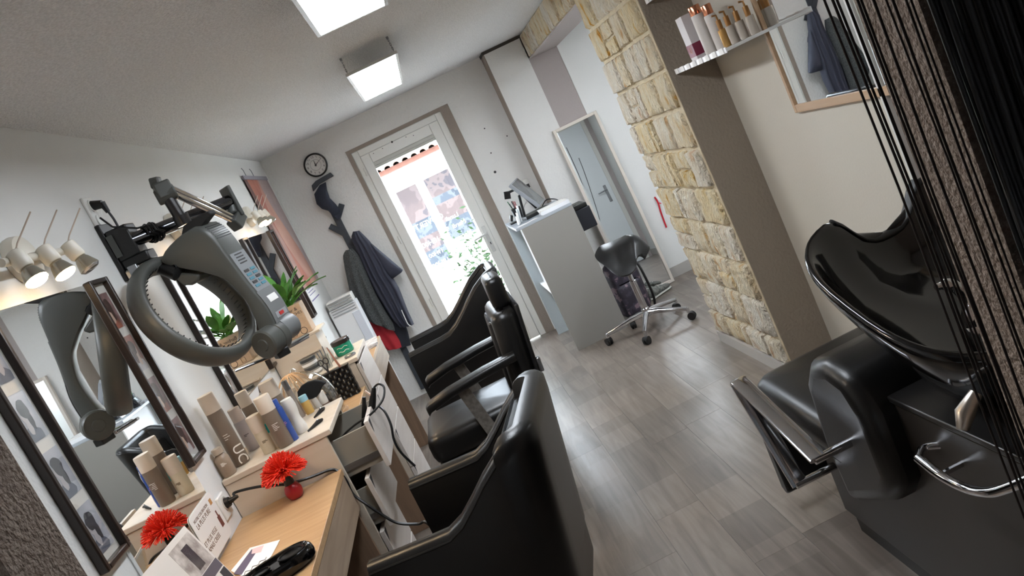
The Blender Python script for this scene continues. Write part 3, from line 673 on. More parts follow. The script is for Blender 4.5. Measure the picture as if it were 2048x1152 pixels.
b.build('print', [mat('banner_%d' % k, c_, .6, noise=(5, c2_)) for k, (c_, c2_) in enumerate((((96, 66, 62), (120, 84, 76)), ((186, 150, 138), (170, 130, 118)), ((160, 92, 76), (186, 118, 98)), ((196, 150, 132), (182, 132, 116)), ((158, 140, 140), (176, 156, 152))))], t)
b = MB(); b.bb((XL+.006, 5.9, 2.215), (XL+.02, 6.77, 2.245)); b.build('top_rail', mat('lilac_rail', (150, 148, 160), .5), t)
for y in (6.05, 6.32): b = MB(); b.tube([(XL+.012, y, 2.245), (XL+.012, y, 2.29), (XL+.004, y+.015, 2.31)], .003, 6); b.build('hook', STEEL, t)
def sheet(name, label, px, mats, lines, cat='notice', x=XL):
    q = [OX(p, x+.003) for p in px]; y0 = min(v.y for v in q); y1 = max(v.y for v in q); z0 = min(v.z for v in q); z1 = max(v.z for v in q)
    t = thing(name, label, cat, (x, (y0+y1)/2, z0)); MB().bb((x+.001, y0, z0), (x+.0025, y1, z1)).build('sheet', PAPER, t, smooth=0)
    b = MB()
    for (a, c, d, e) in lines: b.bb((x+.0025, y0+(y1-y0)*a, z0+(z1-z0)*c), (x+.003, y0+(y1-y0)*d, z0+(z1-z0)*e))
    if lines: b.build('print', mats, t, smooth=0)
    return t
sheet('wall_notice', 'white printed notice with a violet bottom band beside the far mirror', [(593, 545), (640, 590)], mat('lilac_print', (128, 122, 160), .6), [(.05, .02, .95, .06)]+[(.1, .2+.09*k, .8-.1*(k % 3), .225+.09*k) for k in range(6)]+[(.1, .8, .35, .95)])
sheet('wall_notice', 'small pale notice near the room corner, partly hidden by the banner', [(600, 515), (632, 572)], INK, [(.1, .3+.1*k, .7, .32+.1*k) for k in range(5)])
t = thing('convector_heater', 'white slotted convector heater in the corner beside the coats', 'heater', (-1.0, 6.47, 0))
b = MB(); b.bb((-1.12, 6.40, .25), (-.885, 6.55, 1.06)); b.build('body', mat('heater_white', (224, 226, 228), .4), t, bevel=.01)
b = MB(); b.bb((-1.11, 6.41, 1.06), (-.895, 6.54, 1.13)); b.build('top_grille', PVC, t, bevel=.006)
for k in range(6): b = MB(); b.bb((-1.1, 6.392, 1.0+.022*k), (-.905, 6.405, 1.008+.022*k)); b.build('slat', mat('heater_slot', (150, 152, 154), .5), t)
b = MB(); b.bb((-.955, 6.392, .3), (-.89, 6.402, .98)); b.build('front_panel', mat('heater_blue_grey', (206, 212, 222), .35), t, bevel=.003)
for y in (6.43, 6.52): b = MB(); b.bb((-1.06, y-.01, 0), (-.97, y+.01, .25)); b.build('leg', PVC, t)
cp = [OX(p, XL) for p in ((428, 985), (368, 1042), (395, 1108), (440, 1040))]
y0, y1, z0, z1 = 2.49, 2.735, .862, 1.03
t = thing('promotion_card', 'white round-cornered wall card with brown French lettering under the mirror', 'card', (XL, 2.6, z0))
b = MB(); r_ = .02; ring = []
for cy, cz, a0 in ((y1-r_, z1-r_, 0), (y0+r_, z1-r_, 90), (y0+r_, z0+r_, 180), (y1-r_, z0+r_, 270)):
    ring += [(XL+.0135, cy+r_*math.cos(math.radians(a0+18*k)), cz+r_*math.sin(math.radians(a0+18*k))) for k in range(6)]
b.prism(ring, (.002, 0, 0)); b.build('card_sheet', PAPER, t, smooth=0)
b = MB(); Fw = lambda y, z: frame4((XL+.0157, y, z), (0, 1, 0), (0, 0, 1))
for tx, y, z, s_ in (('NOTRE COLORATION', 2.59, 1.005, .015), ('LA PLUS PURE', 2.59, .985, .024), ('ET PLUS VEGE', 2.57, .925, .022), ('JAMAIS CREEE', 2.57, .902, .022)): text_mb(b, tx, Fw(y, z), s_)
b.build('lettering', mat('brown_ink', (120, 96, 78), .6), t, smooth=0)
b = MB(); b.bb((XL+.0155, 2.685, .905), (XL+.0161, 2.712, .945)); b.bb((XL+.0155, 2.694, .945), (XL+.0161, 2.703, .965)); b.build('bottle_print', mat('print_maroon', (112, 62, 56), .5), t, smooth=0)
b = MB(); b.bb((XL+.0155, 2.69, .99), (XL+.0161, 2.712, 1.01)); b.build('gold_mark', mat('print_gold', (190, 140, 84), .5), t, smooth=0)

# ================================================================== STYLING COUNTER
XF = -.712
def table(y0, y1, label):
    t = thing('styling_table', label, 'table', (-.93, (y0+y1)/2, 0), 'oak tables between the drawer units')
    b = MB(); b.bb((XL+.003, y0, .82), (-.73, y1, .845)); b.build('table_top', OAK, t, bevel=.002)
    b = MB(); b.bb((-.75, y0, .685), (-.732, y1, .8195)); b.build('apron', OAKF, t, bevel=.002)
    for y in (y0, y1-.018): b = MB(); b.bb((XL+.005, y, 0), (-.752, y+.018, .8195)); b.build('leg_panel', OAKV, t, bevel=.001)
    return t
table(1.9, 2.898, 'oak styling table nearest the camera, red brush standing on it')
table(3.347, 4.137, 'oak styling table under the glass dome, between the drawer units')
table(4.64, 5.53, 'oak styling table farthest from the camera, magazines on it')
def pedestal(y0, y1, label, opens):
    t = thing('drawer_unit', label, 'cabinet', (-.92, (y0+y1)/2, 0), 'pale drawer units along the wall')
    b = MB(); b.bb((XL+.003, y0-.004, .978), (-.700, y1+.004, 1.0)); b.build('top_panel', BIRCH, t, bevel=.003)
    for y in (y0, y1-.016): b = MB(); b.bb((XL+.004, y, 0), (-.725, y+.016, .9775)); b.build('side_panel', BIRCH, t, bevel=.001)
    b = MB(); b.bb((XL+.004, y0+.016, .06), (XL+.012, y1-.016, .97)); b.build('back_panel', BIRCH, t, smooth=0)
    b = MB(); b.bb((XL+.012, y0+.016, .05), (-.74, y1-.016, .066)); b.build('base_panel', BIRCH, t, smooth=0)
    for (z0, z1), op in zip(((.772, .962), (.56, .766), (.34, .554), (.09, .334)), opens):
        xo = op; b = MB()
        b.bb((-.722+xo, y0+.002, z0), (-.704+xo, y1-.002, z1)); dr = b.build('drawer', [BIRCHF], t, bevel=.0015)
        b = MB(); b.prism([(-.703+xo, y0+.01, z1-.004), (-.703+xo, y0+.05, z1-.004), (-.703+xo, y0+.01, z1-.05)], (.0006, 0, 0)); b.build('finger_notch', INK, dr, smooth=0)
        hz = min(z1-z0-.03, .15); g = mat('drawer_box_grey', (140, 134, 124), .5); d0, d1 = -1.09+xo, -.722+xo
        b = MB(); b.bb((d0, y0+.03, z0+.02), (d1, y0+.042, z0+.02+hz)); b.bb((d0, y1-.042, z0+.02), (d1, y1-.03, z0+.02+hz)); b.bb((d0, y0+.042, z0+.02), (d0+.012, y1-.042, z0+.02+hz)); b.bb((d0, y0+.042, z0+.02), (d1, y1-.042, z0+.028)); b.build('drawer_box', g, dr)
        for y in (y0+.0265, y1-.0265): b = MB(); b.box(((d0+d1)/2+.02, y, z0+.055), (.33, .006, .022)); b.build('runner', STEEL, dr)
    return t
pedestal(2.903, 3.342, 'pale drawer unit with two open drawers, bottles standing on top', (.14, .045, 0, 0))
pedestal(4.142, 4.634, 'pale closed drawer unit with green tub and white box on top', (0, 0, 0, 0))
# ================================================================== THINGS ON THE COUNTER
BROWN = mat('taupe_brown_bottle', (126, 112, 98), .4); BEIGE = mat('beige_cap', (218, 204, 187), .45); CREAMB = mat('cream_bottle', (214, 204, 180), .4); WHITEP = mat('white_plastic', (226, 222, 214), .4)
BLUEB = mat('blue_bottle', (52, 84, 160), .35); SILVB = mat('silver_grey_bottle', (168, 160, 158), .3); PRW = mat('white_print', (238, 234, 226), .5); PRB = mat('brown_print', (96, 80, 60), .5); PRC = mat('copper_print', (190, 120, 92), .5)
GRP = 'hair product bottles on the drawer unit'
def bottle(label, base, h, r, body, cap, capf=.3, capr=1.0, shape='round', txt=None, txm=PRW, group=GRP, name='bottle', cat='bottle', lines=0, shoulder=.04):
    t = thing(name, label, cat, base, group)
    bx, by, bz = base; zc = h*(1-capf)
    if shape == 'round': pr = [(r*.9, 0), (r, .004), (r, zc-shoulder*h), (r*.96, zc)]
    elif shape == 'neck': pr = [(r*.9, 0), (r, .004), (r, zc-.16*h), (r*.7, zc-.06*h), (r*.45, zc)]
    elif shape == 'waist': pr = [(r*.85, 0), (r*.95, .008)]+[(r*(.72+.28*abs(math.cos(u*PI*.95+.2))**1.0), .01+(zc-.02)*u) for u in [k/10 for k in range(1, 10)]]+[(r*.9, zc)]
    b = MB(); b.lathe(pr, base, 24); b.build('body', body, t)
    if cap is not None:
        b = MB(); rc_ = r*capr; b.lathe([(rc_, zc), (rc_, h-.004), (rc_*.94, h), (.001, h)], base, 24); b.build('cap', cap, t)
    if lines:
        for k in range(lines):
            z = bz+zc*(.5+.04*k); b = MB(); n = 10; a0 = math.atan2(-by, -bx)
            ring = lambda rr, zz: [(bx+rr*math.cos(a0-.5+1.0*(.4+.5*((k*37) % 10)/10)*i/n), by+rr*math.sin(a0-.5+1.0*(.4+.5*((k*37) % 10)/10)*i/n), zz) for i in range(n+1)]
            A_, B_ = ring(r*1.006, z), ring(r*1.006, z+.0022); b.add(A_+B_, [(i, i+1, n+2+i, n+1+i) for i in range(n)]); b.build('label_line', txm, t, smooth=0)
    if txt:
        a0 = math.atan2(-by, -bx)+.25; d = Vector((math.cos(a0), math.sin(a0), 0))
        for i, ch in enumerate(txt):
            b = MB(); text_mb(b, ch, frame4(Vector(base)+d*(r*1.012)+Vector((0, 0, zc*(.28-.17*i))), (0, 0, -1), Vector((0, 0, 1)).cross(d)), r*1.7, depth=.0008); b.build('lettering', txm, t, smooth=0)
    return t
def B(pxb, pxt, r, label, *a, z=1.0, **k):
    base = OZ(pxb, z); top = OY(pxt, base.y); h = max(top.z-z, .04); base.z = z+.0005
    return bottle(label, base, h, r, *a, **k)
B((486, 927), (424, 783), .031, 'tallest brown bottle with beige cap, standing at the wall end', BROWN, BEIGE, .24, txt='UC', lines=3)
bottle('squat taupe bottle half hidden against the wall', Vector((-1.105, 2.938, 1.0005)), .112, .027, mat('taupe_bottle', (150, 132, 114), .4), mat('taupe_lid', (176, 160, 142), .4), .2, .75, shape='neck', lines=4)
B((510, 897), (470, 815), .027, 'silver grey bottle with clear lid next to the tallest bottle', SILVB, mat('clear_lid', (196, 182, 170), .2), .3, .9, txt=None, lines=2, txm=INK)
B((528, 872), (476, 786), .026, 'brown bottle with short beige cap behind the cream bottle', BROWN, BEIGE, .3, 1.02, lines=1)
B((543, 902), (503, 832), .028, 'cream bottle with tall cream cap, nearest the front edge', CREAMB, BEIGE, .42, 1.03, txm=PRB, lines=3)
t_ = B((553, 897), (533, 846), .012, 'thin white applicator bottle with turquoise label', WHITEP, mat('turquoise_label', (36, 170, 180), .4), .35, 1.04, shape='round', name='applicator_bottle')
B((574, 890), (521, 793), .03, 'large brown bottle with beige cap in the front row', BROWN, BEIGE, .3, 1.01, txt='', lines=5)
B((563, 852), (505, 772), .03, 'white squeeze bottle with grey pointed nozzle in the back row', WHITEP, None, .18, shape='neck', name='squeeze_bottle')
q = OZ((563, 852), 1.0); tp = OY((505, 772), q.y).z
b = MB(); b.lathe([(.016, 0), (.015, .02), (.007, .05), (.004, .055)], (q.x, q.y, tp-.06), 14); o = b.build('nozzle', mat('grey_nozzle', (120, 114, 106), .4), bpy.data.objects['squeeze_bottle'])
B((588, 868), (541, 758), .032, 'brown bottle with big beige cap in the back row, copper letters', BROWN, BEIGE, .28, 1.02, txt='UC', txm=PRC)
B((590, 880), (553, 797), .017, 'slim blue bottle between the brown ones', BLUEB, BLUEB, .2, .8, lines=3, txm=mat('pink_print', (220, 150, 190), .5))
B((606, 864), (580, 794), .027, 'white hourglass-shaped bottle at the front edge', WHITEP, WHITEP, .06, .85, shape='waist', lines=0, name='lotion_bottle')
B((622, 826), (607, 790), .018, 'small bottle with yellow and white label under the black fan', mat('amber_label', (206, 168, 96), .4), mat('pale_blue_top', (150, 196, 210), .4), .3, 1.0, name='serum_bottle')
B((606, 834), (579, 756), .013, 'slim glass bottle with metal cap left of the dome', mat('grey_glass', (150, 140, 132), .15), STEEL, .25, 1.0, name='glass_vial', z=1.0)
B((650, 806), (641, 783), .018, 'small frosted jar standing under the black fan', mat('frosted_jar', (214, 210, 202), .35), WHITEP, .3, 1.0, name='glass_jar', cat='jar', shape='round')
def clip(label, p, z, rz, L=.075):
    c = OZ(p, z); t = thing('hair_clip', label, 'hair clip', (c.x, c.y, z), 'black hair clips', rz)
    def W(v): return Matrix.Rotation(rz, 3, 'Z') @ Vector(v)+Vector((c.x, c.y, z))
    b = MB(); b.tube([W((-L/2, 0, .005)), W((-.01, 0, .008)), W((L*.2, 0, .013)), W((L/2, 0, .008))], [.003, .0055, .006, .0045], 8); b.build('upper_jaw', BLACKP, t)
    b = MB(); b.tube([W((-L/2, 0, .003)), W((0, 0, .0035)), W((L/2, .004, .0035))], [.002, .003, .0035], 8); b.build('lower_jaw', BLACKP, t)
    b = MB(); b.ball(W((L*.22, 0, .016)), .005, 8, 6); b.build('hinge_pin', CHROME, t)
clip('black hair clip at the front corner of the drawer unit', (632, 853), 1.0, .9, .085)
clip('black hair clip lying behind the white hourglass bottle', (640, 828), 1.0, 1.1, .08)
# black fan-shaped card on a stand
c = OZ((645, 812), 1.0); Y_ = c.y
t = thing('fan_shaped_brush', 'black fan-shaped neck duster standing before the glass dome', 'brush', (c.x, Y_, 1.0))
b = MB(); b.prism([OY(p, Y_+.01) for p in ((596, 799), (594, 784), (602, 772), (613, 765), (628, 761), (643, 763), (651, 767), (642, 775), (638, 787), (632, 795), (618, 800))], (.006, .014, 0)); b.build('fan_head', mat('black_felt', (14, 15, 17), .8), t, bevel=.003)
b = MB(); q0, q1 = OY((626, 797), Y_+.014), OY((640, 818), Y_+.014); b.tube([q0, q1, Vector((q1.x, q1.y, 1.001))], [.014, .015, .016], 12); b.build('handle', mat('grey_handle', (190, 186, 178), .4), t)
# straightening iron in the open drawer, and its cord
t = thing('straightening_iron', 'black hair straightener standing in the open top drawer', 'hair iron', (-.6, 3.05, .82))
P0, P1 = Vector((-.66, 3.14, .81)), OY((748, 775), 3.1)
b = MB(); b.tube([P0, P0.lerp(P1, .5), P0.lerp(P1, .8), P1], [.016, .018, .014, .008], 12); b.build('lower_arm', BLACKP, t)
b = MB(); e = Vector((-.01, .012, .012)); b.tube([P0+e, P0.lerp(P1, .45)+e*1.6, P0.lerp(P1, .75)+e*2.4], [.012, .013, .007], 10); b.build('upper_arm', BLACKP, t)
b = MB(); b.box(P0.lerp(P1, .86)+Vector((-.008, 0, .012)), (.006, .012, .045), R3(-.5, 'Y')); b.build('plate', mat('tan_plate', (206, 172, 150), .3), t)
cordp = [P1, OY((757, 768), 3.08), OY((768, 775), 3.06), OY((765, 800), 3.02), OY((742, 828), 2.98), OY((712, 848), 2.99), OY((690, 868), 3.0), OY((680, 888), 3.02), Vector((-.7, 3.1, .81)), Vector((-.68, 3.2, .815)), Vector((-.62, 3.25, .82)), Vector((-.6, 3.15, .825))]
b = MB(); b.tube(catmull(cordp, 6), .0045, 8); b.build('cord', BLACKP, t)
t = thing('hair_trimmer', 'dark hair trimmer lying among cords inside the open drawer', 'hair clipper', (-.64, 3.08, .80))
b = MB(); b.tube([(-.72, 3.05, .812), (-.68, 3.06, .815), (-.62, 3.08, .812)], [.015, .02, .014], 12); b.build('body', DGREY, t)
b = MB(); b.box((-.605, 3.085, .812), (.02, .035, .008), R3(.3, 'Z')); b.build('blade', STEEL, t)
cp = [Vector((XL+.014, sk.y, sk.z)), Vector((XL+.05, sk.y+.004, sk.z+.002)), OY((470, 985), 2.84), OY((520, 973), 2.82), OY((575, 968), 2.83), OY((620, 955), 2.86), OY((660, 940), 2.9), OY((676, 943), 2.895), OY((692, 960), 2.885), OY((706, 988), 2.88), OY((735, 1010), 2.86), OY((762, 1028), 2.85), OY((795, 1046), 2.84), OY((835, 1048), 2.83), OY((850, 1044), 2.82), OY((870, 1060), 2.8)]
t = thing('power_cord', 'black power cord running from the wall socket across the table', 'cord', (XL, sk.y, .86))
b = MB(); b.tube(catmull(cp, 6), .0052, 8); b.build('cord', BLACKP, t)
b = MB(); b.cyl((XL+.012, sk.y, sk.z), (XL+.03, sk.y, sk.z), .019, 14, .017); b.cyl((XL+.03, sk.y, sk.z), (XL+.062, sk.y+.005, sk.z+.003), .011, 10, .006); b.build('plug', BLACKP, t)
b = MB(); b.tube(catmull([OY((757, 812), 3.2), OY((770, 824), 3.15), OY((782, 850), 3.1), OY((788, 880), 3.1), OY((802, 905), 3.1), OY((830, 932), 3.1)], 5), .005, 8)
tag(b.build('hanging_cord', BLACKP), 'black cord hanging down in front of the open drawer', 'cord')

# red neck brush
c = OZ((595, 995), .845); t = thing('neck_brush', 'red bristled neck brush upright on a round red base', 'brush', (c.x, c.y, .845))
b = MB(); b.lathe([(.016, 0), (.024, .004), (.031, .02), (.0315, .034), (.026, .05), (.018, .058)], c, 24); b.build('round_base', mat('red_lacquer', (168, 26, 34), .35), t)
b = MB(); b.lathe([(.0185, .056), (.0185, .088), (.016, .09)], c, 20); b.build('ferrule', BLACKP, t)
b = MB(); r_ = random.Random(5); q = c+Vector((0, 0, .086))
for k in range(420):
    a = r_.uniform(0, 2*PI); s = math.sqrt(r_.random()); th = s*1.5; L = .09*(1-.12*s)+r_.uniform(-.006, .004)
    d = Vector((math.sin(th)*math.cos(a), math.sin(th)*math.sin(a), math.cos(th))); s0 = q+Vector((math.cos(a), math.sin(a), 0))*.013*s
    m_ = s0+Vector((d.x*.4, d.y*.4, .75))*L*.5; e_ = s0+d*L*(.93)+Vector((0, 0, .014*(1-s)))
    b.tube([s0, m_, e_], [.0016, .0026, .002], 4, cap=True)
b.build('bristles', mat('red_bristle', (226, 42, 22), .65, var=0, noise=(60, (238, 66, 34))), t, kind='stuff')

# leaflet stand, flat leaflet, black holder on the near table
def leafmat():
    m = panem('leaflet_print', (214, 210, 206), (232, 230, 226), (70, 62, 66), 16); return m
LM = leafmat()
t = thing('leaflet_stand', 'clear stand holding a printed price leaflet on the near table', 'leaflet', (-1.0, 2.3, .845))
Pq = [OY(p, y) for p, y in (((357, 1041), 2.33), ((456, 1142), 2.42), ((430, 1190), 2.3), ((290, 1145), 2.16))]
a_, b_ = Vector((-1.06, 2.14, .848)), Vector((-.985, 2.43, .848)); up_ = Vector((-.045, .01, .2))
a_ = Vector((-1.03, 2.01, .848)); b_ = Vector((-.995, 2.30, .848)); up_ = Vector((-.06, .012, .21))
b = MB(); b.prism([a_, b_, b_+up_, a_+up_], (-.004, .001, 0)); b.build('holder', glass('acrylic', (245, 248, 248), .1), t, smooth=0)
n_ = (b_-a_).cross(up_).normalized(); n_ = n_ if n_.x > 0 else -n_
lf = MB(); o_ = n_*.002; lf.prism([a_+o_+(b_-a_)*.02, b_+o_-(b_-a_)*.02, b_+o_+up_*1.03-(b_-a_)*.02, a_+o_+up_*1.03+(b_-a_)*.02], n_*.0015); lo = lf.build('leaflet', mat('leaflet_paper', (222, 218, 214), .5), t, smooth=0)
ex, ey = (b_-a_), up_
def onleaf(u0, v0, u1, v1, m, nm='print'):
    o2 = a_+o_+n_*.0016; b = MB(); b.prism([o2+ex*u0+ey*v0, o2+ex*u1+ey*v0, o2+ex*u1+ey*v1, o2+ex*u0+ey*v1], n_*.0003); return b.build(nm, m, lo, smooth=0)
onleaf(.5, .45, .95, .95, mat('print_grey_photo', (150, 140, 136), .5, noise=(30, (206, 200, 196)))); onleaf(.66, .5, .8, .86, mat('print_plum', (66, 54, 66), .5)); onleaf(.52, .3, .97, .44, mat('print_slate_band', (96, 90, 100), .5)); onleaf(.85, .05, .97, .28, PHD)
for k in range(7): onleaf(.08, .56-.08*k, .3+.04*(k % 3), .572-.08*k, INK, 'text_line'); onleaf(.38, .56-.08*k, .43, .572-.08*k, INK, 'text_line')
b = MB(); o3 = a_+o_+n_*.0018; b.tube([o3+ex*(.12+.1*u+.02*math.sin(u*9))+ey*(.74+.1*math.sin(u*6.3)*(1-u*.4)) for u in [k/20 for k in range(21)]], .0012, 4); b.build('script_flourish', INK, lo, smooth=0)
b = MB(); b.box(((a_+b_)/2+Vector((.0, 0, .0))), (.05, .3, .006), R3(-.1, 'Z')); b.build('foot', glass('acrylic'), t)
t = thing('price_leaflet', 'printed leaflet lying flat on the near oak table', 'leaflet', (-.93, 2.4, .846))
q4 = [OZ(p, .8465) for p in ((462, 1142), (500, 1096), (560, 1080), (543, 1112), (500, 1160))]
b = MB(); b.prism(q4, (0, 0, .001)); lo = b.build('sheet', PAPER, t, smooth=0)
b = MB(); b.prism([OZ(p, .8476) for p in ((467, 1148), (503, 1099), (518, 1096), (483, 1150))], (0, 0, .0003)); b.build('violet_edge', mat('print_violet', (88, 80, 104), .5), lo, smooth=0)
b = MB(); b.prism([OZ(p, .8479) for p in ((505, 1098), (528, 1090), (522, 1104), (503, 1108))], (0, 0, .0003)); b.build('pink_photo', mat('print_pink', (222, 188, 190), .5), lo, smooth=0)
m4 = frame4(OZ((505, 1136), .848), OZ((545, 1100), .848)-OZ((490, 1140), .848), OZ((490, 1125), .848)-OZ((510, 1150), .848))
b = MB(); b.tube([m4 @ Vector((-.05+.1*u, .012*math.sin(u*26)*(1-.5*u), .0004)) for u in [k/40 for k in range(41)]], .001, 4); b.build('script_line', INK, lo, smooth=0)
for k in range(4): b = MB(); b.add([m4 @ Vector((x, -.018-.009*k+dy, .0004+dz)) for dz in (0, .0003) for x, dy in ((-.04, 0), (.04-.008*k, 0), (.04-.008*k, .003), (-.04, .003))], [(0, 1, 2, 3), (4, 5, 6, 7)]); b.build('text_line', INK, lo, smooth=0)
t = thing('tool_holder', 'glossy black moulded tool holder at the bottom edge of the picture', 'tool holder', (-.83, 2.17, .845))
cen = OZ((560, 1150), .85); e1 = (OZ((625, 1108), .85)-cen); e1n = e1.normalized(); e2n = Vector((-e1n.y, e1n.x, 0)); La, Lb = .115, .062
def sup(a, k, z): return cen+e1n*La*k*math.copysign(abs(math.cos(a))**.8, math.cos(a))+e2n*Lb*k*math.copysign(abs(math.sin(a))**.8, math.sin(a))+Vector((0, 0, z))
b = MB(); N_ = 36; b.loft([[sup(2*PI*i/N_, k, z) for i in range(N_)] for k, z in ((.86, -.004), (.98, .006), (1, .02), (.97, .034), (.9, .04), (.84, .038), (.8, .03))]); hb_ = b.build('body', BLACKG, t)
for u, r1 in ((.45, .036), (-.35, .026)):
    b = MB(); cc = cen+e1n*La*u+Vector((0, 0, .034)); b.lathe([(r1, 0), (r1, .004), (r1*.86, .005), (r1*.8, -.002), (.001, -.003)], cc, 24, None, 1.15, .85); b.build('tool_hole', mat('holder_hole', (4, 4, 5), .3), hb_)

# ---- second drawer unit and the table between: dome, bag, jars, plant
CLG = glass('clear_glass', (246, 248, 248), .3)
c = Vector((-.935, 3.78, .845)); t = thing('glass_dome', 'clear glass dome with a straw tassel, on the table before the mirror', 'dome', c)
b = MB(); R0 = .135; b.lathe([(R0, .018), (R0, .1)]+[(R0*math.cos(a), .1+R0*1.25*math.sin(a)) for a in [PI/2*k/10 for k in range(1, 10)]]+[(.004, .1+R0*1.25)], c, 36); b.build('dome', CLG, t)
b = MB(); b.lathe([(R0+.012, 0), (R0+.014, .008), (R0+.01, .018), (.001, .018)], c, 36); b.build('base', OAK, t)
b = MB(); b.lathe([(.01, 0), (.017, .008), (.017, .016), (.008, .026)], c+Vector((0, 0, .1+R0*1.25)), 16); b.build('knob', CLG, t)
r_ = random.Random(2); b = MB(); kz = c+Vector((-.02, -.03, .1+R0*1.25+.012))
for k in range(34):
    d = Vector((r_.uniform(-1, 1), r_.uniform(-1, .2), 0)).normalized()*r_.uniform(.03, .1)
    b.tube(catmull([kz, kz+d*.4+Vector((0, 0, -.004)), kz+d*.9+Vector((0, 0, -.05)), kz+d*1.3+Vector((0, 0, -.1-r_.random()*.08))], 3), .0016, 4)
b.build('tassel', mat('straw', (206, 170, 130), .8), t, kind='stuff')
for k, (dx, dy, h_) in enumerate(((-.04, .02, .12), (.03, -.02, .09), (.05, .05, .11))):
    b = MB(); b.lathe([(.022, 0), (.022, h_*.7), (.01, h_*.85), (.01, h_)], c+Vector((dx, dy, .0195)), 14); tag(b.build('scent_bottle', mat('scent_%d' % k, ((150, 128, 104), (186, 170, 150), (120, 96, 84))[k], .2)), ('tall brown scent bottle inside the glass dome', 'small pale scent bottle inside the glass dome', 'dark scent bottle at the right inside the glass dome')[k], 'bottle', 'scent bottles under the dome')
t = thing('quilted_clutch', 'black quilted clutch leaning against the second drawer unit', 'bag', (-.81, 4.09, .845))
Yq = 4.03
b = MB(); p4_ = [OY(p, Yq) for p in ((648, 758), (697, 737), (713, 768), (670, 795))]; z0, z1 = .848, p4_[0].z; x0, x1 = -.915, -.745
def qf(u, v): return Vector((x0+(x1-x0)*u, Yq+.02*v, z0+(1.0-z0)*v))
b.slab(lambda u, v: qf(u, v)-Vector((0, .012*abs(math.sin(u*PI*5+v*PI*4))*abs(math.sin(u*PI*5-v*PI*4)), 0)), 40, 32, (0, .035, 0)); b.build('body', BLACKL, t)
b = MB(); b.bb((x0, Yq+.015, .994), (x1, Yq+.06, 1.002)); b.build('zip_edge', BLACKP, t)
t = thing('hair_scissors', 'dark scissors stuck upright in the black clutch', 'scissors', (-.84, 4.06, .99))
for s_ in (-1, 1):
    b = MB(); b.tube([Vector((-.85+.004*s_, 4.065, .97)), Vector((-.85-.004*s_, 4.065, 1.02)), Vector((-.85-.014*s_, 4.065, 1.05))], [.002, .004, .003], 6)
    b.tube([Vector((-.85-.014*s_+.013*math.cos(a), 4.065, 1.062+.016*math.sin(a))) for a in [2*PI*k/12 for k in range(12)]], .003, 6, close=True); b.build('blade', INK, t)
t = thing('paint_brush', 'copper handled tint brush standing in the black clutch', 'brush', (-.78, 4.06, .99))
b = MB(); b.tube([Vector((-.775, 4.065, .95)), Vector((-.79, 4.065, 1.03)), Vector((-.8, 4.065, 1.12))], [.006, .006, .003], 8); b.build('handle', mat('copper_handle', (196, 140, 118), .3, .5), t)
# white box cupboard
t = thing('box_shelf', 'pale cream box shelf on the second drawer unit, plant on top', 'shelf box', (-.98, 4.35, 1.0))
bx0, bx1, by0, by1, bz1 = XL+.006, -.862, 4.28, 4.5, 1.2
b = MB(); b.bb((bx0, by0, bz1-.012), (bx1+.03, by1, bz1)); b.build('top_panel', BIRCH, t, bevel=.002)
b = MB(); b.bb((bx0, by0, 1.001), (bx1, by0+.012, bz1-.0125)); b.build('front_panel', BIRCH, t, bevel=.001)
for x in (bx0, bx1-.012): b = MB(); b.bb((x, by0+.0125, 1.001), (x+.012, by1, bz1-.0125)); b.build('side_panel', BIRCH, t, bevel=.001)
b = MB(); b.bb((bx0+.012, by1-.01, 1.001), (bx1-.012, by1, bz1-.0125)); b.build('back_panel', BIRCH, t)
b = MB(); b.bb((-1.02, by0-.016, 1.1), (-.87, by0-.001, 1.106)); b.build('ledge', BIRCH, t)
def jar(label, c, h, r, body, lid, bands=True, name='wax_jar', group='wax jars before the cream box'):
    t = thing(name, label, 'jar', c, group)
    b = MB(); b.lathe([(r*.95, 0), (r, .003), (r, h*.68), (r*.96, h*.7)], c, 20); b.build('body', body, t)
    b = MB(); b.lathe([(r*1.03, h*.7), (r*1.03, h*.97), (r, h), (.001, h)], c, 20); b.build('lid', lid, t)
    if bands: b = MB(); b.lathe([(r*1.01, h*.2), (r*1.01, h*.5)], c, 20); b.build('label_band', PAPER, t)
GJ = mat('grey_jar', (150, 148, 142), .35); DJ = mat('charcoal_lid', (62, 64, 66), .35)
jar('lower grey wax jar with charcoal lid before the cream box', Vector((-.945, 4.22, 1.0005)), .048, .042, GJ, DJ)
jar('upper grey wax jar with charcoal lid before the cream box', Vector((-.948, 4.222, 1.049)), .048, .042, GJ, DJ)
t = thing('drinking_glass', 'small clear glass holding steel tools, right of the wax jars', 'glass', (-.86, 4.2, 1.0))
b = MB(); b.lathe([(.026, .001), (.03, .075), (.028, .075), (.0245, .006), (.001, .005)], (-.865, 4.19, 1.0), 20); b.build('tumbler', CLG, t)
for k in range(3): b = MB(); b.tube([(-.865+.012*(k-1), 4.19, 1.007), (-.865+.02*(k-1), 4.2, 1.1+.01*k)], .003, 6); b.build('steel_tool', STEEL, t)
c = Vector((-.79, 4.42, 1.0005)); t = thing('gel_tub', 'green hair gel tub with black lid on the second drawer unit', 'tub', c)
b = MB(); b.lathe([(.048, 0), (.052, .006), (.052, .058), (.05, .062)], c, 28); b.build('tub', mat('green_gel', (18, 132, 100), .25, noise=(40, (30, 150, 116))), t)
b = MB(); b.lathe([(.055, .062), (.055, .082), (.052, .085), (.001, .085)], c, 28); b.build('lid', mat('smoked_lid', (44, 40, 38), .25), t)
for k in range(2): b = MB(); b.tube([c+Vector((.0526*math.cos(a), .0526*math.sin(a), .022+.022*k+.003*math.sin(a*9))) for a in [-2.1+1.2*j/14 for j in range(15)]], .0012, 5); b.build('label_line', PRW, t)
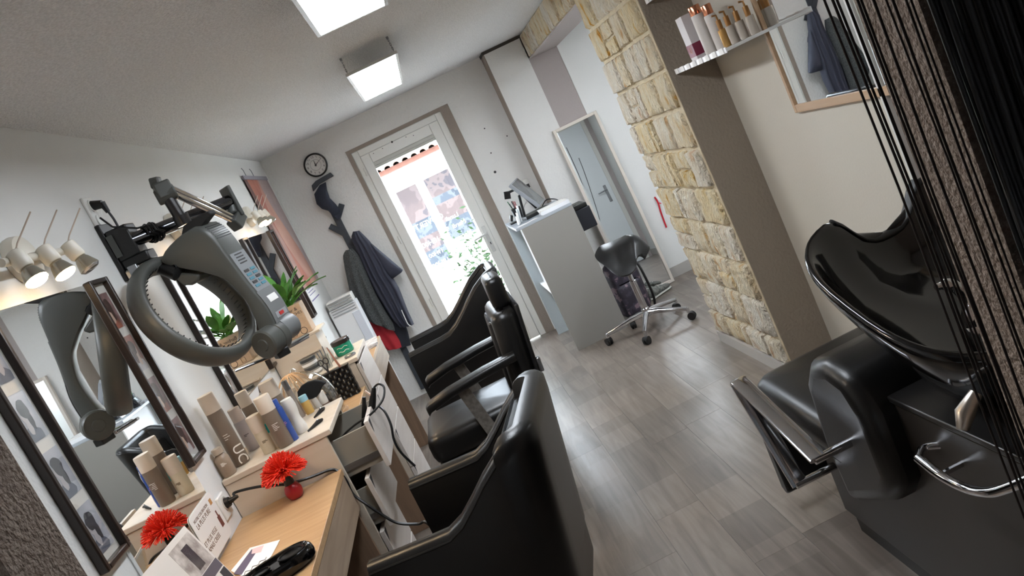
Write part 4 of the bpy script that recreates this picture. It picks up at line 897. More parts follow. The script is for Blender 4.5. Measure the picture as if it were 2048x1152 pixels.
c2_ = Vector((-.745, 4.24, 1.0005)); b = MB(); b.lathe([(.03, 0), (.032, .003), (.032, .009), (.028, .012), (.001, .012)], c2_, 20); tag(b.build('tin_lid', STEEL), 'round metal lid lying before the green tub', 'lid')
t = thing('picture_stand', 'small dark framed picture standing behind the green tub', 'picture frame', (-.86, 4.6, 1.0))
R_ = R3(.25, 'Z'); b = MB(); o_ = Vector((-.895, 4.585, 1.055)); b.box(o_, (.008, .09, .11), R3(.15, 'Y')); b.build('frame', DGREY, t, bevel=.002)
b = MB(); b.box(o_+Vector((.0052, 0, 0)), (.001, .07, .09), R3(.15, 'Y')); b.build('picture', mat('pale_picture', (180, 186, 184), .3), t)
# potted plant in the printed kraft box
kx0, kx1, ky, kz0, kz1 = -1.02, -.875, 4.40, 1.2005, 1.37
t = thing('potted_plant', 'green leafy plant in a printed kraft paper pot cover', 'plant', (-.97, 4.42, 1.2))
b = MB(); b.box(((kx0+kx1)/2, ky, (kz0+kz1)/2), (kx1-kx0, .12, kz1-kz0)); kb = b.build('kraft_cover', mat('kraft_paper', (206, 180, 152), .7, noise=(60, (198, 170, 142))), t, bevel=.004)
b = MB(); fk = lambda z, x=0: frame4(((kx0+kx1)/2+x, ky-.0606, z), (1, 0, 0), (0, 0, 1))
for tx, z, s_ in (('Barbier &', 1.345, .026), ('MOUSTACHES', 1.32, .021)): text_mb(b, tx, fk(z), s_)
for s_ in (-1, 1): b.tube(catmull([Vector(((kx0+kx1)/2+s_*x_, ky-.0608, z_)) for x_, z_ in ((.001, 1.29), (.012, 1.296), (.024, 1.288), (.034, 1.294))], 4), [.002]*6+[.0026]*4+[.0012]*3, 5)
b.tube([Vector(((kx0+kx1)/2+.03+.018*math.cos(a), ky-.0608, 1.222+.018*math.sin(a))) for a in [2*PI*k/12 for k in range(12)]], .0015, 4, close=True)
b.tube([Vector(((kx0+kx1)/2-.025+.016*math.cos(a), ky-.0608, 1.222+.018*math.sin(a))) for a in [2*PI*k/4+PI/4 for k in range(4)]], .0012, 4, close=True)
b.build('lettering', INK, kb, smooth=0)
r_ = random.Random(11); GR = mat('leaf_green', (84, 150, 52), .45, noise=(12, (58, 120, 36)), var=.18); GR2 = mat('leaf_tip_yellow', (190, 190, 90), .5)
for k in range(38):
    a = r_.uniform(0, 2*PI); L = r_.uniform(.12, .22); el = r_.uniform(.5, 1.35); s0 = Vector(((kx0+kx1)/2+r_.uniform(-.03, .03), ky+r_.uniform(-.03, .03), kz1-.01))
    if k < 4: a = (2.2, .1, -.4, .9)[k]; el = (1.45, .55, .7, 1.2)[k]; L = (.24, .22, .2, .2)[k]
    d = Vector((math.cos(a)*math.cos(el), math.sin(a)*math.cos(el), math.sin(el))); sd = Vector((-math.sin(a), math.cos(a), 0)); w = r_.uniform(.018, .03)
    b = MB()
    def leaf(u, v):
        s = u; wd = w*math.sin(max(s-.3, 0)/.7*PI)**.8 if s > .3 else .0016
        p = s0+d*L*s+Vector((math.cos(a), math.sin(a), 0))*L*.25*s*s-Vector((0, 0, 1))*L*.3*s*s*s*(1.2-math.sin(el)*.9)
        return p+sd*wd*(v-.5)*2+Vector((0, 0, 1))*abs(v-.5)*w*.5
    b.slab(leaf, 9, 2, (0, 0, .0006)); b.build('leaf', GR if k != 7 else GR2, t)
# magazines on the far table
q = Vector((-.83, 5.28, .8455))
for k, (lb, c_) in enumerate((('lower magazine of the pile on the farthest table', (214, 210, 206)), ('upper magazine of the pile on the farthest table', (234, 232, 230)))):
    b = MB(); b.box(q+Vector((.004*k, .005*k, .006+.011*k)), (.2, .27, .0095), R3(.05+.06*k, 'Z')); tag(b.build('magazine', mat('magazine_%d' % k, c_, .4, noise=(25, (180, 176, 176))), bevel=.0008), lb, 'magazine', 'magazines on the far table')
# ================================================================== CHAIRS
def soft_box(b, c, d, r, R=None, puff=0.0, n=8):
    """rounded cushion: superellipsoid-like block of size d, corner radius r"""
    c = Vector(c); hx, hy, hz = d[0]/2, d[1]/2, d[2]/2
    rings = []
    zs = [-hz+r*(1-math.cos(PI/2*k/3)) for k in range(4)]+[hz-r*(1-math.cos(PI/2*k/3)) for k in range(3, -1, -1)]
    ins = [r*(1-math.sin(PI/2*k/3)) for k in range(4)]+[r*(1-math.sin(PI/2*k/3)) for k in range(3, -1, -1)]
    for z, i_ in zip(zs, ins):
        rr = max(r*1.2-i_*.4, .002); ax, ay = hx-i_, hy-i_; ring = []
        for sx, sy, a0 in ((1, 1, 0), (-1, 1, 90), (-1, -1, 180), (1, -1, 270)):
            for k in range(4):
                a = math.radians(a0+30*k); ring.append(Vector((sx*(ax-rr)+rr*math.cos(a), sy*(ay-rr)+rr*math.sin(a), z)))
        rings.append(ring)
    if puff:
        top = rings[-1]; cen = sum(top, Vector())/len(top)
        rings.append([cen+(p-cen)*.6+Vector((0, 0, puff*.7)) for p in top]); rings.append([cen+(p-cen)*.25+Vector((0, 0, puff)) for p in top])
    rings = [[(R @ p if R is not None else p)+c for p in rg] for rg in rings]
    return b.loft(rings)
def chair_base(t, M_, z1):
    b = MB(); b.lathe([(.2, 0), (.2, .006), (.17, .018), (.06, .03), (.05, .04)], M_(Vector((.22, 0, 0))), 36); b.build('base', CHROME, t)
    b = MB(); b.lathe([(.035, .03), (.035, z1*.6), (.028, z1*.6), (.028, z1)], M_(Vector((.22, 0, 0))), 20); b.build('column', CHROME, t)
def tub_chair(ox, oy, rz, label, zarm=.765, zback=1.0, dep=.64, W=.285, cover=True):
    """armchair facing local -x; origin between the arm fronts"""
    t = thing('styling_chair', label, 'chair', (ox, oy, 0), 'black leather styling chairs')
    Rz = Matrix.Rotation(rz, 3, 'Z'); M_ = lambda v: Rz @ Vector(v)+Vector((ox, oy, 0))
    rc_ = .09; zb = .3; th = .062; path = []
    for k in range(11): path.append((dep*k/10*(1-rc_/dep), -W, 0, -1))
    for k in range(1, 7): a = -PI/2+PI/2*k/6; path.append((dep-rc_+rc_*math.cos(a), -W+rc_+rc_*math.sin(a), math.cos(a), math.sin(a)))
    for k in range(1, 7): path.append((dep, -W+rc_+(2*W-2*rc_)*k/7, 1, 0))
    for k in range(0, 7): a = PI/2*k/6; path.append((dep-rc_+rc_*math.cos(a), W-rc_+rc_*math.sin(a), math.cos(a), math.sin(a)))
    for k in range(1, 11): path.append(((dep-rc_)*(1-k/10), W, 0, 1))
    def ztop(x):
        u = min(max((x-.24)/(dep-.28), 0), 1); s = u*u*(3-2*u); return zarm-.02*(1-x/dep)*0+(zback-zarm)*s+.012*x/dep
    def pt(p, off, z):
        x, y, nx, ny = p; lean = .17*max(z-.45, -.1)*min(max((x-.2)/(dep-.2), 0), 1)
        return M_((x-nx*off+lean, y-ny*off, z))
    rings = []; crest = []; crest2 = []
    for p in path:
        zt = ztop(p[0]); ring = [pt(p, .012, zb), pt(p, .0, zb+.02), pt(p, 0, zb+(zt-zb)*.5), pt(p, 0, zt-.03), pt(p, .006, zt-.01), pt(p, .02, zt), pt(p, th-.02, zt), pt(p, th-.006, zt-.01), pt(p, th, zt-.03), pt(p, th+.004, zb+(zt-zb)*.5), pt(p, th, zb)]
        rings.append(ring); crest.append(pt(p, .002, zt-.024)); crest2.append(pt(p, th-.002, zt-.024))
    b = MB(); b.loft(rings); b.build('shell', BLACKL, t, smooth=60)
    for cr in (crest, crest2): b = MB(); b.tube(cr, .0042, 6); b.build('piping', BLACKL, t)
    b = MB(); n = len(path)
    b.tube([pt(path[0], .002, z) for z in (zb, .5, zarm-.03)], .0042, 6); b.tube([pt(path[-1], .002, z) for z in (zb, .5, zarm-.03)], .0042, 6); b.build('front_piping', BLACKL, t)
    b = MB(); soft_box(b, M_((dep/2-.03, 0, .44)), (dep-th+.01, 2*W-2*th-.006, .13), .035, Rz, .012); b.build('seat_cushion', BLACKL, t, smooth=60)
    b = MB(); soft_box(b, M_((dep-th+.0, 0, .7)), (.05, 2*W-2*th-.03, .42), .022, Rz @ R3(.17, 'Y')); b.build('back_cushion', BLACKL, t, smooth=60)
    b = MB(); b.box(M_((dep/2-.02, 0, .335)), (dep-.1, 2*W-.03, .08), Rz); b.build('seat_pan', BLACKP, t, bevel=.01)
    if cover:
        idx = [i for i, p in enumerate(path) if p[0] > dep-rc_-.02]
        rings = []
        for i in idx:
            p = path[i]; zt = ztop(p[0]); rings.append([pt(p, -.007, .44), pt(p, -.008, .7), pt(p, -.009, zt-.05), pt(p, -.006, zt-.005), pt(p, .01, zt+.012), pt(p, th-.005, zt+.012), pt(p, th+.008, zt-.03), pt(p, th+.012, zt-.16), pt(p, th+.006, zt-.16), pt(p, th+.002, zt-.03), pt(p, th-.01, zt+.004), pt(p, .012, zt+.004), pt(p, .0, zt-.01), pt(p, -.003, zt-.05), pt(p, -.002, .7), pt(p, -.001, .44)])
        b = MB(); b.loft(rings); b.build('back_cover', BLACKL, t, smooth=60)
    chair_base(t, M_, .32)
    return t
tub_chair(-.55, 2.43, -.235, 'black leather tub chair nearest the camera, its back to the aisle', dep=.51, zback=.935)
tub_chair(-.548, 5.2, 0, 'black leather tub chair farthest away, in front of the entrance door', cover=False, dep=.64, W=.27, zarm=.745, zback=.985)

t = thing('barber_chair', 'black barber chair with headrest and padded arms, between the tub chairs', 'chair', (-.2, 3.7, 0))
I3 = Matrix.Identity(3)
b = MB(); soft_box(b, (-.24, 3.7, .55), (.52, .46, .14), .045, I3, .015); b.build('seat', BLACKL, t, smooth=60)
b = MB(); soft_box(b, (-.24, 3.7, .445), (.5, .44, .09), .02); b.build('seat_base', BLACKL, t, smooth=60)
Rb = R3(.13, 'Y')
b = MB(); soft_box(b, (.04, 3.7, .79), (.125, .46, .42), .04, Rb); br = b.build('backrest', BLACKL, t, smooth=60)
b = MB(); soft_box(b, (.106, 3.7, .79), (.02, .47, .43), .008, Rb); b.build('back_shell', BLACKP, br, smooth=60)
b = MB(); soft_box(b, (-.02, 3.7, .80), (.03, .3, .33), .014, Rb); b.build('back_pad', BLACKL, br, smooth=60)
b = MB(); soft_box(b, (.085, 3.7, 1.065), (.085, .27, .15), .026, R3(.05, 'Y')); b.build('headrest', BLACKL, t, smooth=60)
for s_ in (-1, 1): b = MB(); b.cyl((.09, 3.7+.06*s_, .93), (.088, 3.7+.06*s_, 1.02), .007, 8); b.build('headrest_post', CHROME, t)
b = MB(); b.box((.115, 3.48, .71), (.02, .03, .07), R3(.1, 'Y')); b.build('recline_lever', STEEL, t, bevel=.006)
for y in (3.455, 3.945):
    b = MB(); s_ = -1 if y < 3.7 else 1
    pts = [(-.42, .75, .034), (-.405, .762, .042), (-.3, .782, .046), (-.12, .796, .044), (0, .80, .04), (.03, .80, .034)]
    rings = []
    for x, z, w in pts:
        rings.append([Vector((x, y+w*math.copysign(abs(math.cos(a))**.6, math.cos(a)), z+.022*math.copysign(abs(math.sin(a))**.6, math.sin(a)))) for a in [2*PI*k/16 for k in range(16)]])
    b.loft(rings); ar = b.build('armrest', BLACKL, t, smooth=60)
    b = MB(); yy = y+.004*s_; b.prism([(-.27, yy-.006, .77), (-.215, yy-.006, .775), (-.17, yy-.006, .50), (-.225, yy-.006, .49)], (0, .012, 0)); b.build('arm_strap', mat('worn_steel', (138, 134, 128), .42, .5, noise=(60, (112, 106, 100))), ar, bevel=.002)
b = MB(); b.lathe([(.23, 0), (.23, .008), (.2, .022), (.08, .04), (.06, .06)], (-.22, 3.7, 0), 40); b.build('base', CHROME, t)
b = MB(); b.lathe([(.05, .05), (.05, .26), (.04, .26), (.04, .41)], (-.22, 3.7, 0), 24); b.build('column', CHROME, t)
b = MB(); b.tube([(-.48, 3.55, .43), (-.58, 3.55, .2), (-.64, 3.55, .14), (-.64, 3.85, .14), (-.58, 3.85, .2), (-.48, 3.85, .43)], .012, 10); b.build('footrest', CHROME, t)
# ================================================================== BACK WALL: clock, coat rack, coats
q = OY((631, 330), YB-.03); t = thing('wall_clock', 'round black-rimmed wall clock above the coat rack', 'clock', (q.x, YB, q.z))
Rw = R3(PI/2, 'X')
b = MB(); b.lathe([(.093, .0), (.098, .004), (.1, .02), (.098, .032), (.09, .036), (.086, .03), (.086, .012)], (q.x, YB-.001, q.z), 40, Rw); b.build('rim', BLACKP, t)
b = MB(); b.lathe([(.085, 0), (.085, .016), (.001, .016)], (q.x, YB-.001, q.z), 40, Rw); b.build('dial', mat('clock_dial', (222, 220, 216), .5), t)
b = MB()
for k in range(1, 13):
    a = PI/2-k*PI/6; text_mb(b, str(k), frame4((q.x+.068*math.cos(a), YB-.0178, q.z+.068*math.sin(a)), (1, 0, 0), (0, 0, 1)), .026)
b.tube([Vector((q.x+.045*math.cos(a), YB-.0178, q.z+.045*math.sin(a))) for a in [2*PI*k/32 for k in range(32)]], .0008, 4, close=True)
b.build('numerals', INK, t, smooth=0)
for L, a, w in ((.042, PI/2-.03, .004), (.06, PI/2-1.1, .0028)):
    b = MB(); b.tube([(q.x-.01*math.cos(a), YB-.0205, q.z-.01*math.sin(a)), (q.x+L*math.cos(a), YB-.0205, q.z+L*math.sin(a))], [w, w*.4], 6); b.build('hand', INK, t)
b = MB(); b.cyl((q.x, YB-.016, q.z), (q.x, YB-.024, q.z), .006, 10); b.build('hub', INK, t)
YR = YB-.015
t = thing('coat_rack', 'dark wooden tree-shaped coat rack fixed to the back wall', 'coat rack', (-.775, YB, 0))
DW = mat('dark_slate_wood', (58, 64, 72), .55)
b = MB(); tx = -.778; b.bb((tx-.026, YR-.018, .05), (tx+.026, YB-.001, 1.86)); b.build('trunk', DW, t, bevel=.002)
def branch(p0, p1, w=.024):
    a, c = OY(p0, YR), OY(p1, YR); d = (c-a).normalized(); s = Vector((-d.z, 0, d.x))*w/1
    b = MB(); b.prism([a-s, c-s, c+s, a+s], (0, -.022, 0)); b.build('branch', DW, t, bevel=.002)
branch((676, 436), (684, 408)); branch((690, 468), (660, 452)); branch((702, 490), (716, 466)); branch((722, 530), (745, 500))
b = MB(); p_ = [OY(p, YR) for p in ((627, 383), (624, 371), (632, 362), (661, 345), (668, 352), (640, 368))]; b.prism(p_, (0, -.03, 0)); b.build('top_shelf', DW, t, bevel=.003)
# cap hanging on the rack
t = thing('flat_cap', 'dark navy cap hanging at the top of the coat rack', 'cap', tuple(OY((650, 400), YR-.06)))
NAVY = mat('navy_cloth', (46, 52, 66), .85, bump=(160, .4, .004)); 
pts = [(629, 388), (640, 370), (652, 364), (654, 378), (660, 396), (672, 408), (679, 418), (678, 428), (668, 433), (658, 422), (645, 418), (634, 408)]
pl = [OY(p, YR-.03) for p in pts]; cen = sum(pl, Vector())/len(pl)
b = MB(); rings = [[cen+(p-cen)*k+Vector((0, dy, 0)) for p in pl] for k, dy in ((.9, .0), (1, -.015), (.98, -.04), (.8, -.065), (.45, -.078), (.1, -.082))]; b.loft(rings); b.build('crown', NAVY, t, smooth=70)
b = MB(); pl = [OY(p, YR-.05) for p in ((660, 420), (668, 433), (676, 440), (684, 430), (679, 418), (670, 414))]; b.prism(pl, (0, -.02, 0)); b.build('brim', NAVY, t, bevel=.006)
# hanging coats: outline points down each side, folded cloth between
def garment(name, label, lft, rgt, y, m, folds, amp, thick=.05, cat='coat', parts=()):
    L_ = resamp([OY(p, y) for p in lft], 15); R_ = resamp([OY(p, y) for p in rgt], 15)
    t = thing(name, label, cat, (sum(v.x for v in L_+R_)/30, y, min(v.z for v in L_+R_)))
    def fn(u, v):
        s = v*14; i = min(int(s), 13); f = s-i; a = L_[i].lerp(L_[i+1], f); c = R_[i].lerp(R_[i+1], f); p = a.lerp(c, u)
        prof = math.sin(PI*min(max(u, 0), 1))**.5
        p.y += -thick*prof-amp*math.sin(u*folds*PI+v*2.2+math.sin(v*5))*min(1, .25+v*1.4)*prof*.5; return p
    b = MB(); b.slab(fn, 26, 22, (0, .012, 0)); b.build('cloth', m, t, smooth=80)
    return t, fn
WOOL = mat('grey_melange_wool', (54, 57, 58), .95, bump=(200, .6, .004), noise=(140, (92, 96, 96), 2))
NAVY2 = mat('navy_polyester', (50, 53, 68), .7, bump=(60, .2, .004))
RED = mat('red_cloth', (176, 34, 46), .75)
t, fn = garment('winter_coat', 'long dark blue padded coat hanging behind the red garment', [(722, 500), (730, 560), (745, 600), (760, 650), (775, 700)], [(742, 500), (770, 560), (800, 620), (815, 660), (822, 690)], YB-.055, mat('black_blue_cloth', (36, 42, 52), .85), 4, .02, .03)
t, fn = garment('red_garment', 'red garment hanging below the grey wool coat', [(728, 600), (734, 635), (745, 665), (762, 690), (775, 700)], [(750, 600), (770, 640), (786, 660), (800, 682), (803, 694)], YB-.115, RED, 3, .02, .04, 'garment')
t, fn = garment('navy_jacket', 'navy jacket with white piping on the coat rack, nearest the door', [(706, 463), (700, 475), (714, 500), (730, 540), (755, 590), (785, 640), (800, 655)], [(718, 461), (738, 480), (766, 520), (778, 545), (796, 570), (815, 620), (828, 648)], YB-.145, NAVY2, 7, .035, .05)
b = MB(); pt_ = [OY(p, YB-.2) for p in ((803, 620), (810, 636), (816, 648), (822, 652))]; b.tube(catmull(pt_, 4), .004, 6); b.build('piping', PAPER, t)
b = MB(); pl = [OY(p, YB-.14) for p in ((740, 484), (780, 518), (806, 540), (803, 545), (785, 558), (768, 540), (752, 515))]; cen = sum(pl, Vector())/len(pl)
b.loft([[cen+(p-cen)*k+Vector((0, dy, 0)) for p in pl] for k, dy in ((.9, .02), (1, 0), (.95, -.03), (.55, -.05), (.1, -.055))]); b.build('sleeve', NAVY2, t, smooth=70)
t, fn = garment('wool_coat', 'dark grey melange wool coat at the left of the rack', [(692, 500), (685, 510), (690, 540), (700, 585), (708, 625), (713, 630), (722, 634)], [(704, 497), (718, 510), (732, 545), (752, 590), (772, 625), (788, 650), (790, 662)], YB-.165, WOOL, 5, .03, .055)

# ================================================================== RECEPTION DESK
GREYM = mat('grey_melamine', (146, 143, 138), .45); LGREY = mat('pale_grey_melamine', (176, 186, 190), .4); WHM = mat('white_melamine', (236, 238, 240), .35)
dx0, dx1, dy0, dy1, dz = .509, .93, 5.94, 6.66, 1.03
t = thing('reception_desk', 'tall grey reception desk beside the entrance door', 'desk', ((dx0+dx1)/2, 6.3, 0))
b = MB(); b.bb((dx0, dy0, 0), (dx1, dy0+.022, dz-.0005)); b.build('near_end_panel', GREYM, t, bevel=.001)
b = MB(); b.bb((.475, dy1+.02, 0), (dx1-.04, dy1+.042, dz-.0005)); b.build('far_end_panel', LGREY, t, bevel=.001)
b = MB(); b.bb((.47, dy0+.0, dz), (dx1, dy1+.045, dz+.022)); b.build('desk_top', mat('desk_top_grey', (170, 176, 184), .3), t, bevel=.002)
b = MB(); b.bb((.555, dy0+.0225, .48), (.573, dy1+.019, dz-.0005)); b.build('white_front_panel', WHM, t, bevel=.001)
b = MB(); b.bb((.52, dy0+.0225, .462), (.7, dy1+.019, .48)); b.build('shelf', WHM, t, bevel=.001)
b = MB(); b.tube([(.60, dy1+.02, .14), (.60, dy0+.0225, .09)], .014, 10); b.build('foot_rail', mat('white_rail', (214, 216, 216), .3), t)
Zt = dz+.0225
t = thing('cash_monitor', 'tilted touch screen cash register on the reception desk', 'monitor', (.72, 6.25, Zt))
P4 = [OY(p, y) for p, y in (((1021, 368), 6.2), ((1034, 355), 6.45), ((1090, 399), 6.45), ((1081, 411), 6.2))]
n_ = (P4[1]-P4[0]).cross(P4[3]-P4[0]).normalized(); n_ = n_ if n_.y < 0 or n_.z > 0 else -n_
if n_.z < 0: n_ = -n_
b = MB(); b.prism(P4, -n_*.03); b.build('screen_case', mat('case_silver', (150, 154, 160), .4), t, bevel=.004)
ce = sum(P4, Vector())/4; b = MB(); b.prism([ce+(p-ce)*.93+n_*.0005 for p in P4], n_*.001); b.build('screen', mat('screen_glass', (88, 92, 94), .12), t, smooth=0)
b = MB(); s0 = OY((1040, 388), 6.32); s1 = OY((1053, 436), 6.3); w_ = Vector((0, .16, 0)); b.prism([s0, OY((1036, 392), 6.32), OY((1048, 436), 6.3), s1], w_*.25); b.prism([s0, OY((1044, 386), 6.32), OY((1076, 414), 6.32), OY((1072, 418), 6.32)], w_*.25); b.build('stand', BLACKP, t, bevel=.003)
b = MB(); b.box((.70, 6.3, Zt+.012), (.24, .2, .024), R3(.2, 'Z')); b.build('base', BLACKP, t, bevel=.004)
b = MB(); k0 = OY((1032, 378), 6.35); k1 = OY((1015, 386), 6.35); b.tube([k0, k1], .01, 8); b.box(k1+Vector((-.01, 0, -.015)), (.05, .03, .06), R3(.3, 'Y')); b.build('customer_display', BLACKP, t, bevel=.002)
t = thing('pen_holder', 'wire pen holder with coloured pens at the desk corner', 'pen holder', (.56, 6.38, Zt))
pc = Vector((.585, 6.5, Zt+.0005)); b = MB(); b.lathe([(.038, 0), (.042, .1), (.04, .1), (.036, .004), (.001, .004)], pc, 20); b.build('cup', mat('mesh_cup', (60, 62, 66), .4, .6), t)
for k, cc in enumerate(((196, 60, 66), (40, 40, 44), (70, 130, 90), (60, 64, 70), (180, 60, 60))):
    a = k*1.3; d = Vector((.02*math.cos(a), .02*math.sin(a), 0)); b = MB(); b.tube([pc+d*.5+Vector((0, 0, .006)), pc+d*1.4+Vector((-.01, 0, .15+.01*(k % 3)))], .004, 6); b.build('pen', mat('pen_%d' % k, cc, .4), t)
t = thing('desk_phone', 'black card terminal at the left end of the desk', 'card terminal', (.53, 6.3, Zt))
pc = OZ((1012, 448), Zt); pc = Vector((.515, 6.42, Zt)); b = MB(); b.box(pc+Vector((0, 0, .045)), (.05, .09, .018), R3(-1.1, 'Y')); b.box(pc+Vector((.0, 0, .005)), (.06, .1, .01)); b.build('body', BLACKP, t, bevel=.004)
b = MB(); b.box(pc+Vector((-.009, -.02, .06)), (.03, .03, .002), R3(-1.1, 'Y')); b.build('display', LGREY, t)
t = thing('business_cards', 'white business cards in a small holder on the desk', 'cards', (.58, 6.15, Zt))
for k in range(4): b = MB(); b.box((.525+.014*k, 6.1+.03*k, Zt+.036+.012*k), (.01, .07, .065+.02*k), R3(.15, 'Y')); b.build('card_block', (WHM, PAPER, LGREY, WHM)[k], t, bevel=.001)
t = thing('paper_tray', 'pile of white papers in an open tray on the desk edge', 'papers', (.8, 6.05, Zt))
b = MB(); b.bb((.7, 5.955, Zt+.0005), (.925, 6.16, Zt+.006)); b.bb((.69, 5.955, Zt+.006), (.925, 5.96, Zt+.03)); b.bb((.92, 5.96, Zt+.006), (.925, 6.16, Zt+.03)); b.build('tray', WHM, t)
for k in range(5): b = MB(); b.box((.805+.003*(k % 2), 6.06, Zt+.009+.006*k), (.21, .19, .005), R3(.02*(k-2), 'Z')); b.build('paper_sheet', (PAPER, mat('pink_paper', (222, 200, 190), .6))[k % 2], t, smooth=0)
b = MB(); b.box((.575, 5.985, Zt+.0015), (.16, .05, .002), R3(.22, 'Z')); tag(b.build('paper_strip', PAPER), 'white paper strip hanging over the desk front corner', 'paper')
t = thing('receipt_printer', 'black receipt printer box jutting out right of the desk', 'printer', (1.0, 6.2, .8))
b = MB(); b.bb((.932, 6.02, .80), (1.06, 6.3, .965)); b.build('body', mat('navy_black', (30, 32, 40), .45), t, bevel=.006)
b = MB(); b.bb((.932, 6.03, .965), (1.05, 6.29, 1.0)); b.build('lid', BLACKP, t, bevel=.006)
b = MB(); b.bb((.90, 6.1, .99), (.985, 6.16, 1.003)); b.build('bracket', BLACKP, t)
t = thing('wall_thermostat', 'small white remote control holder on the back wall above the desk', 'remote control', (.66, YB, 1.25))
q = OY((1055, 372), YB); b = MB(); b.box((q.x, YB-.01, q.z), (.05, .02, .13)); b.build('body', PVC, t, bevel=.005)
b = MB(); b.box((q.x, YB-.021, q.z+.0), (.034, .002, .035)); b.build('display', INK, t)
t = thing('door_mat', 'small brown door mat lying at the entrance door', 'mat', (0, 6.75, 0))
b = MB(); b.bb((-.36, 6.55, .0005), (.17, 6.9, .008)); b.build('border', mat('mat_edge', (60, 56, 54), .8), t); b = MB(); b.bb((-.345, 6.565, .008), (.155, 6.885, .012)); b.build('pile', mat('mat_brown', (128, 110, 98), .95, bump=(300, .6, .004)), t)

# ================================================================== SADDLE STOOL
sc = Vector((1.03, 5.53, 0)); t = thing('saddle_stool', 'black saddle stool on a chrome five-star base with castors', 'stool', sc)
wheels = [(.723, 5.688), (.918, 5.306), (1.268, 5.36), (.95, 5.80), (1.297, 5.72)]
for i, (wx, wy) in enumerate(wheels):
    w = Vector((wx, wy, 0)); d = (w-sc); d.normalize(); s = Vector((-d.y, d.x, 0))
    rings = []
    for f, z, hw, hh in ((.02, .15, .026, .022), (.35, .135, .022, .02), (.75, .105, .017, .016), (.93, .092, .016, .015), (1.0, .085, .014, .016)):
        c = sc+(w-sc)*f+Vector((0, 0, z)); rings.append([c+s*hw*math.cos(a)+Vector((0, 0, 1))*hh*math.sin(a) for a in [2*PI*k/10 for k in range(10)]])
    b = MB(); b.loft(rings); lg = b.build('leg', CHROME, t, smooth=70)
    b = MB(); b.cyl(w+Vector((0, 0, .095)), w+Vector((0, 0, .06)), .012, 10); b.build('castor_stem', CHROME, lg)
    a = i*1.9+.4; ax = Vector((math.cos(a), math.sin(a), 0)); off = Vector((-ax.y, ax.x, 0))*.012
    for s_ in (-1, 1): b = MB(); b.cyl(w+off+ax*(.004*s_)+Vector((0, 0, .03)), w+off+ax*(.018*s_)+Vector((0, 0, .03)), .029, 18); b.build('castor_wheel', RUBBER, lg)
    b = MB(); b.cyl(w+off-ax*.022+Vector((0, 0, .036)), w+off+ax*.022+Vector((0, 0, .036)), .024, 14); b.build('castor_hood', BLACKP, lg)
b = MB(); b.lathe([(.03, .12), (.034, .13), (.03, .18), (.025, .185), (.025, .40), (.017, .402), (.017, .5)], sc, 20); b.build('gas_column', CHROME, t)
cols = [[(.885, 5.47, .60), (.868, 5.53, .635), (.872, 5.6, .665), (.90, 5.66, .68)], [(.92, 5.39, .515), (.925, 5.48, .595), (.94, 5.6, .665), (.955, 5.72, .695)], [(.99, 5.36, .492), (1.0, 5.47, .575), (1.02, 5.6, .655), (1.04, 5.74, .685)],
        [(1.06, 5.38, .505), (1.08, 5.48, .60), (1.10, 5.58, .665), (1.12, 5.72, .685)], [(1.11, 5.43, .56), (1.145, 5.5, .64), (1.165, 5.58, .685), (1.165, 5.68, .69)], [(1.15, 5.45, .555), (1.2, 5.52, .625), (1.215, 5.6, .655), (1.205, 5.68, .66)], [(1.175, 5.47, .52), (1.24, 5.54, .55), (1.255, 5.6, .57), (1.235, 5.67, .585)]]
fine = [catmull(c_, 6) for c_ in cols]; nr = len(fine[0]); gridp = [catmull([f_[j] for f_ in fine], 5) for j in range(nr)]; ncl = len(gridp[0])
def saddle(u, v): return gridp[round(v*(nr-1))][round(u*(ncl-1))]
b = MB(); b.slab(saddle, ncl-1, nr-1, lambda u, v: Vector((.012*(1-2*u), .012*(1-2*v), -.012-.04*(math.sin(PI*u)*math.sin(PI*v))**.6))); b.build('saddle_seat', BLACKL, t, smooth=70)
b = MB(); b.lathe([(.06, .5), (.07, .515), (.05, .535)], sc, 18); b.build('seat_plate', BLACKP, t)
# backpack, shoes, mirror behind
t = thing('backpack', 'dark patterned backpack standing on the floor beside the desk', 'backpack', (1.06, 6.1, 0))
bm_ = panem('backpack_print', (44, 40, 50), (60, 54, 66), (122, 104, 112), 15)
b = MB(); soft_box(b, (1.085, 6.13, .245), (.26, .2, .48), .07, R3(.12, 'Z') @ R3(.06, 'X')); b.build('body', bm_, t, smooth=70)
b = MB(); soft_box(b, (1.085, 6.02, .17), (.2, .07, .26), .03, R3(.12, 'Z')); b.build('front_pocket', bm_, t, smooth=70)
b = MB(); b.tube(catmull([(1.17, 6.1, .47), (1.215, 6.04, .40), (1.225, 6.02, .28), (1.225, 6.02, .12), (1.21, 6.03, .04)], 6), .01, 8); b.build('strap', BLACKP, t)
b = MB(); b.tube(catmull([(1.05, 6.1, .48), (1.07, 6.08, .53), (1.11, 6.08, .53), (1.13, 6.1, .48)], 5), .008, 8); b.build('top_handle', BLACKP, t)
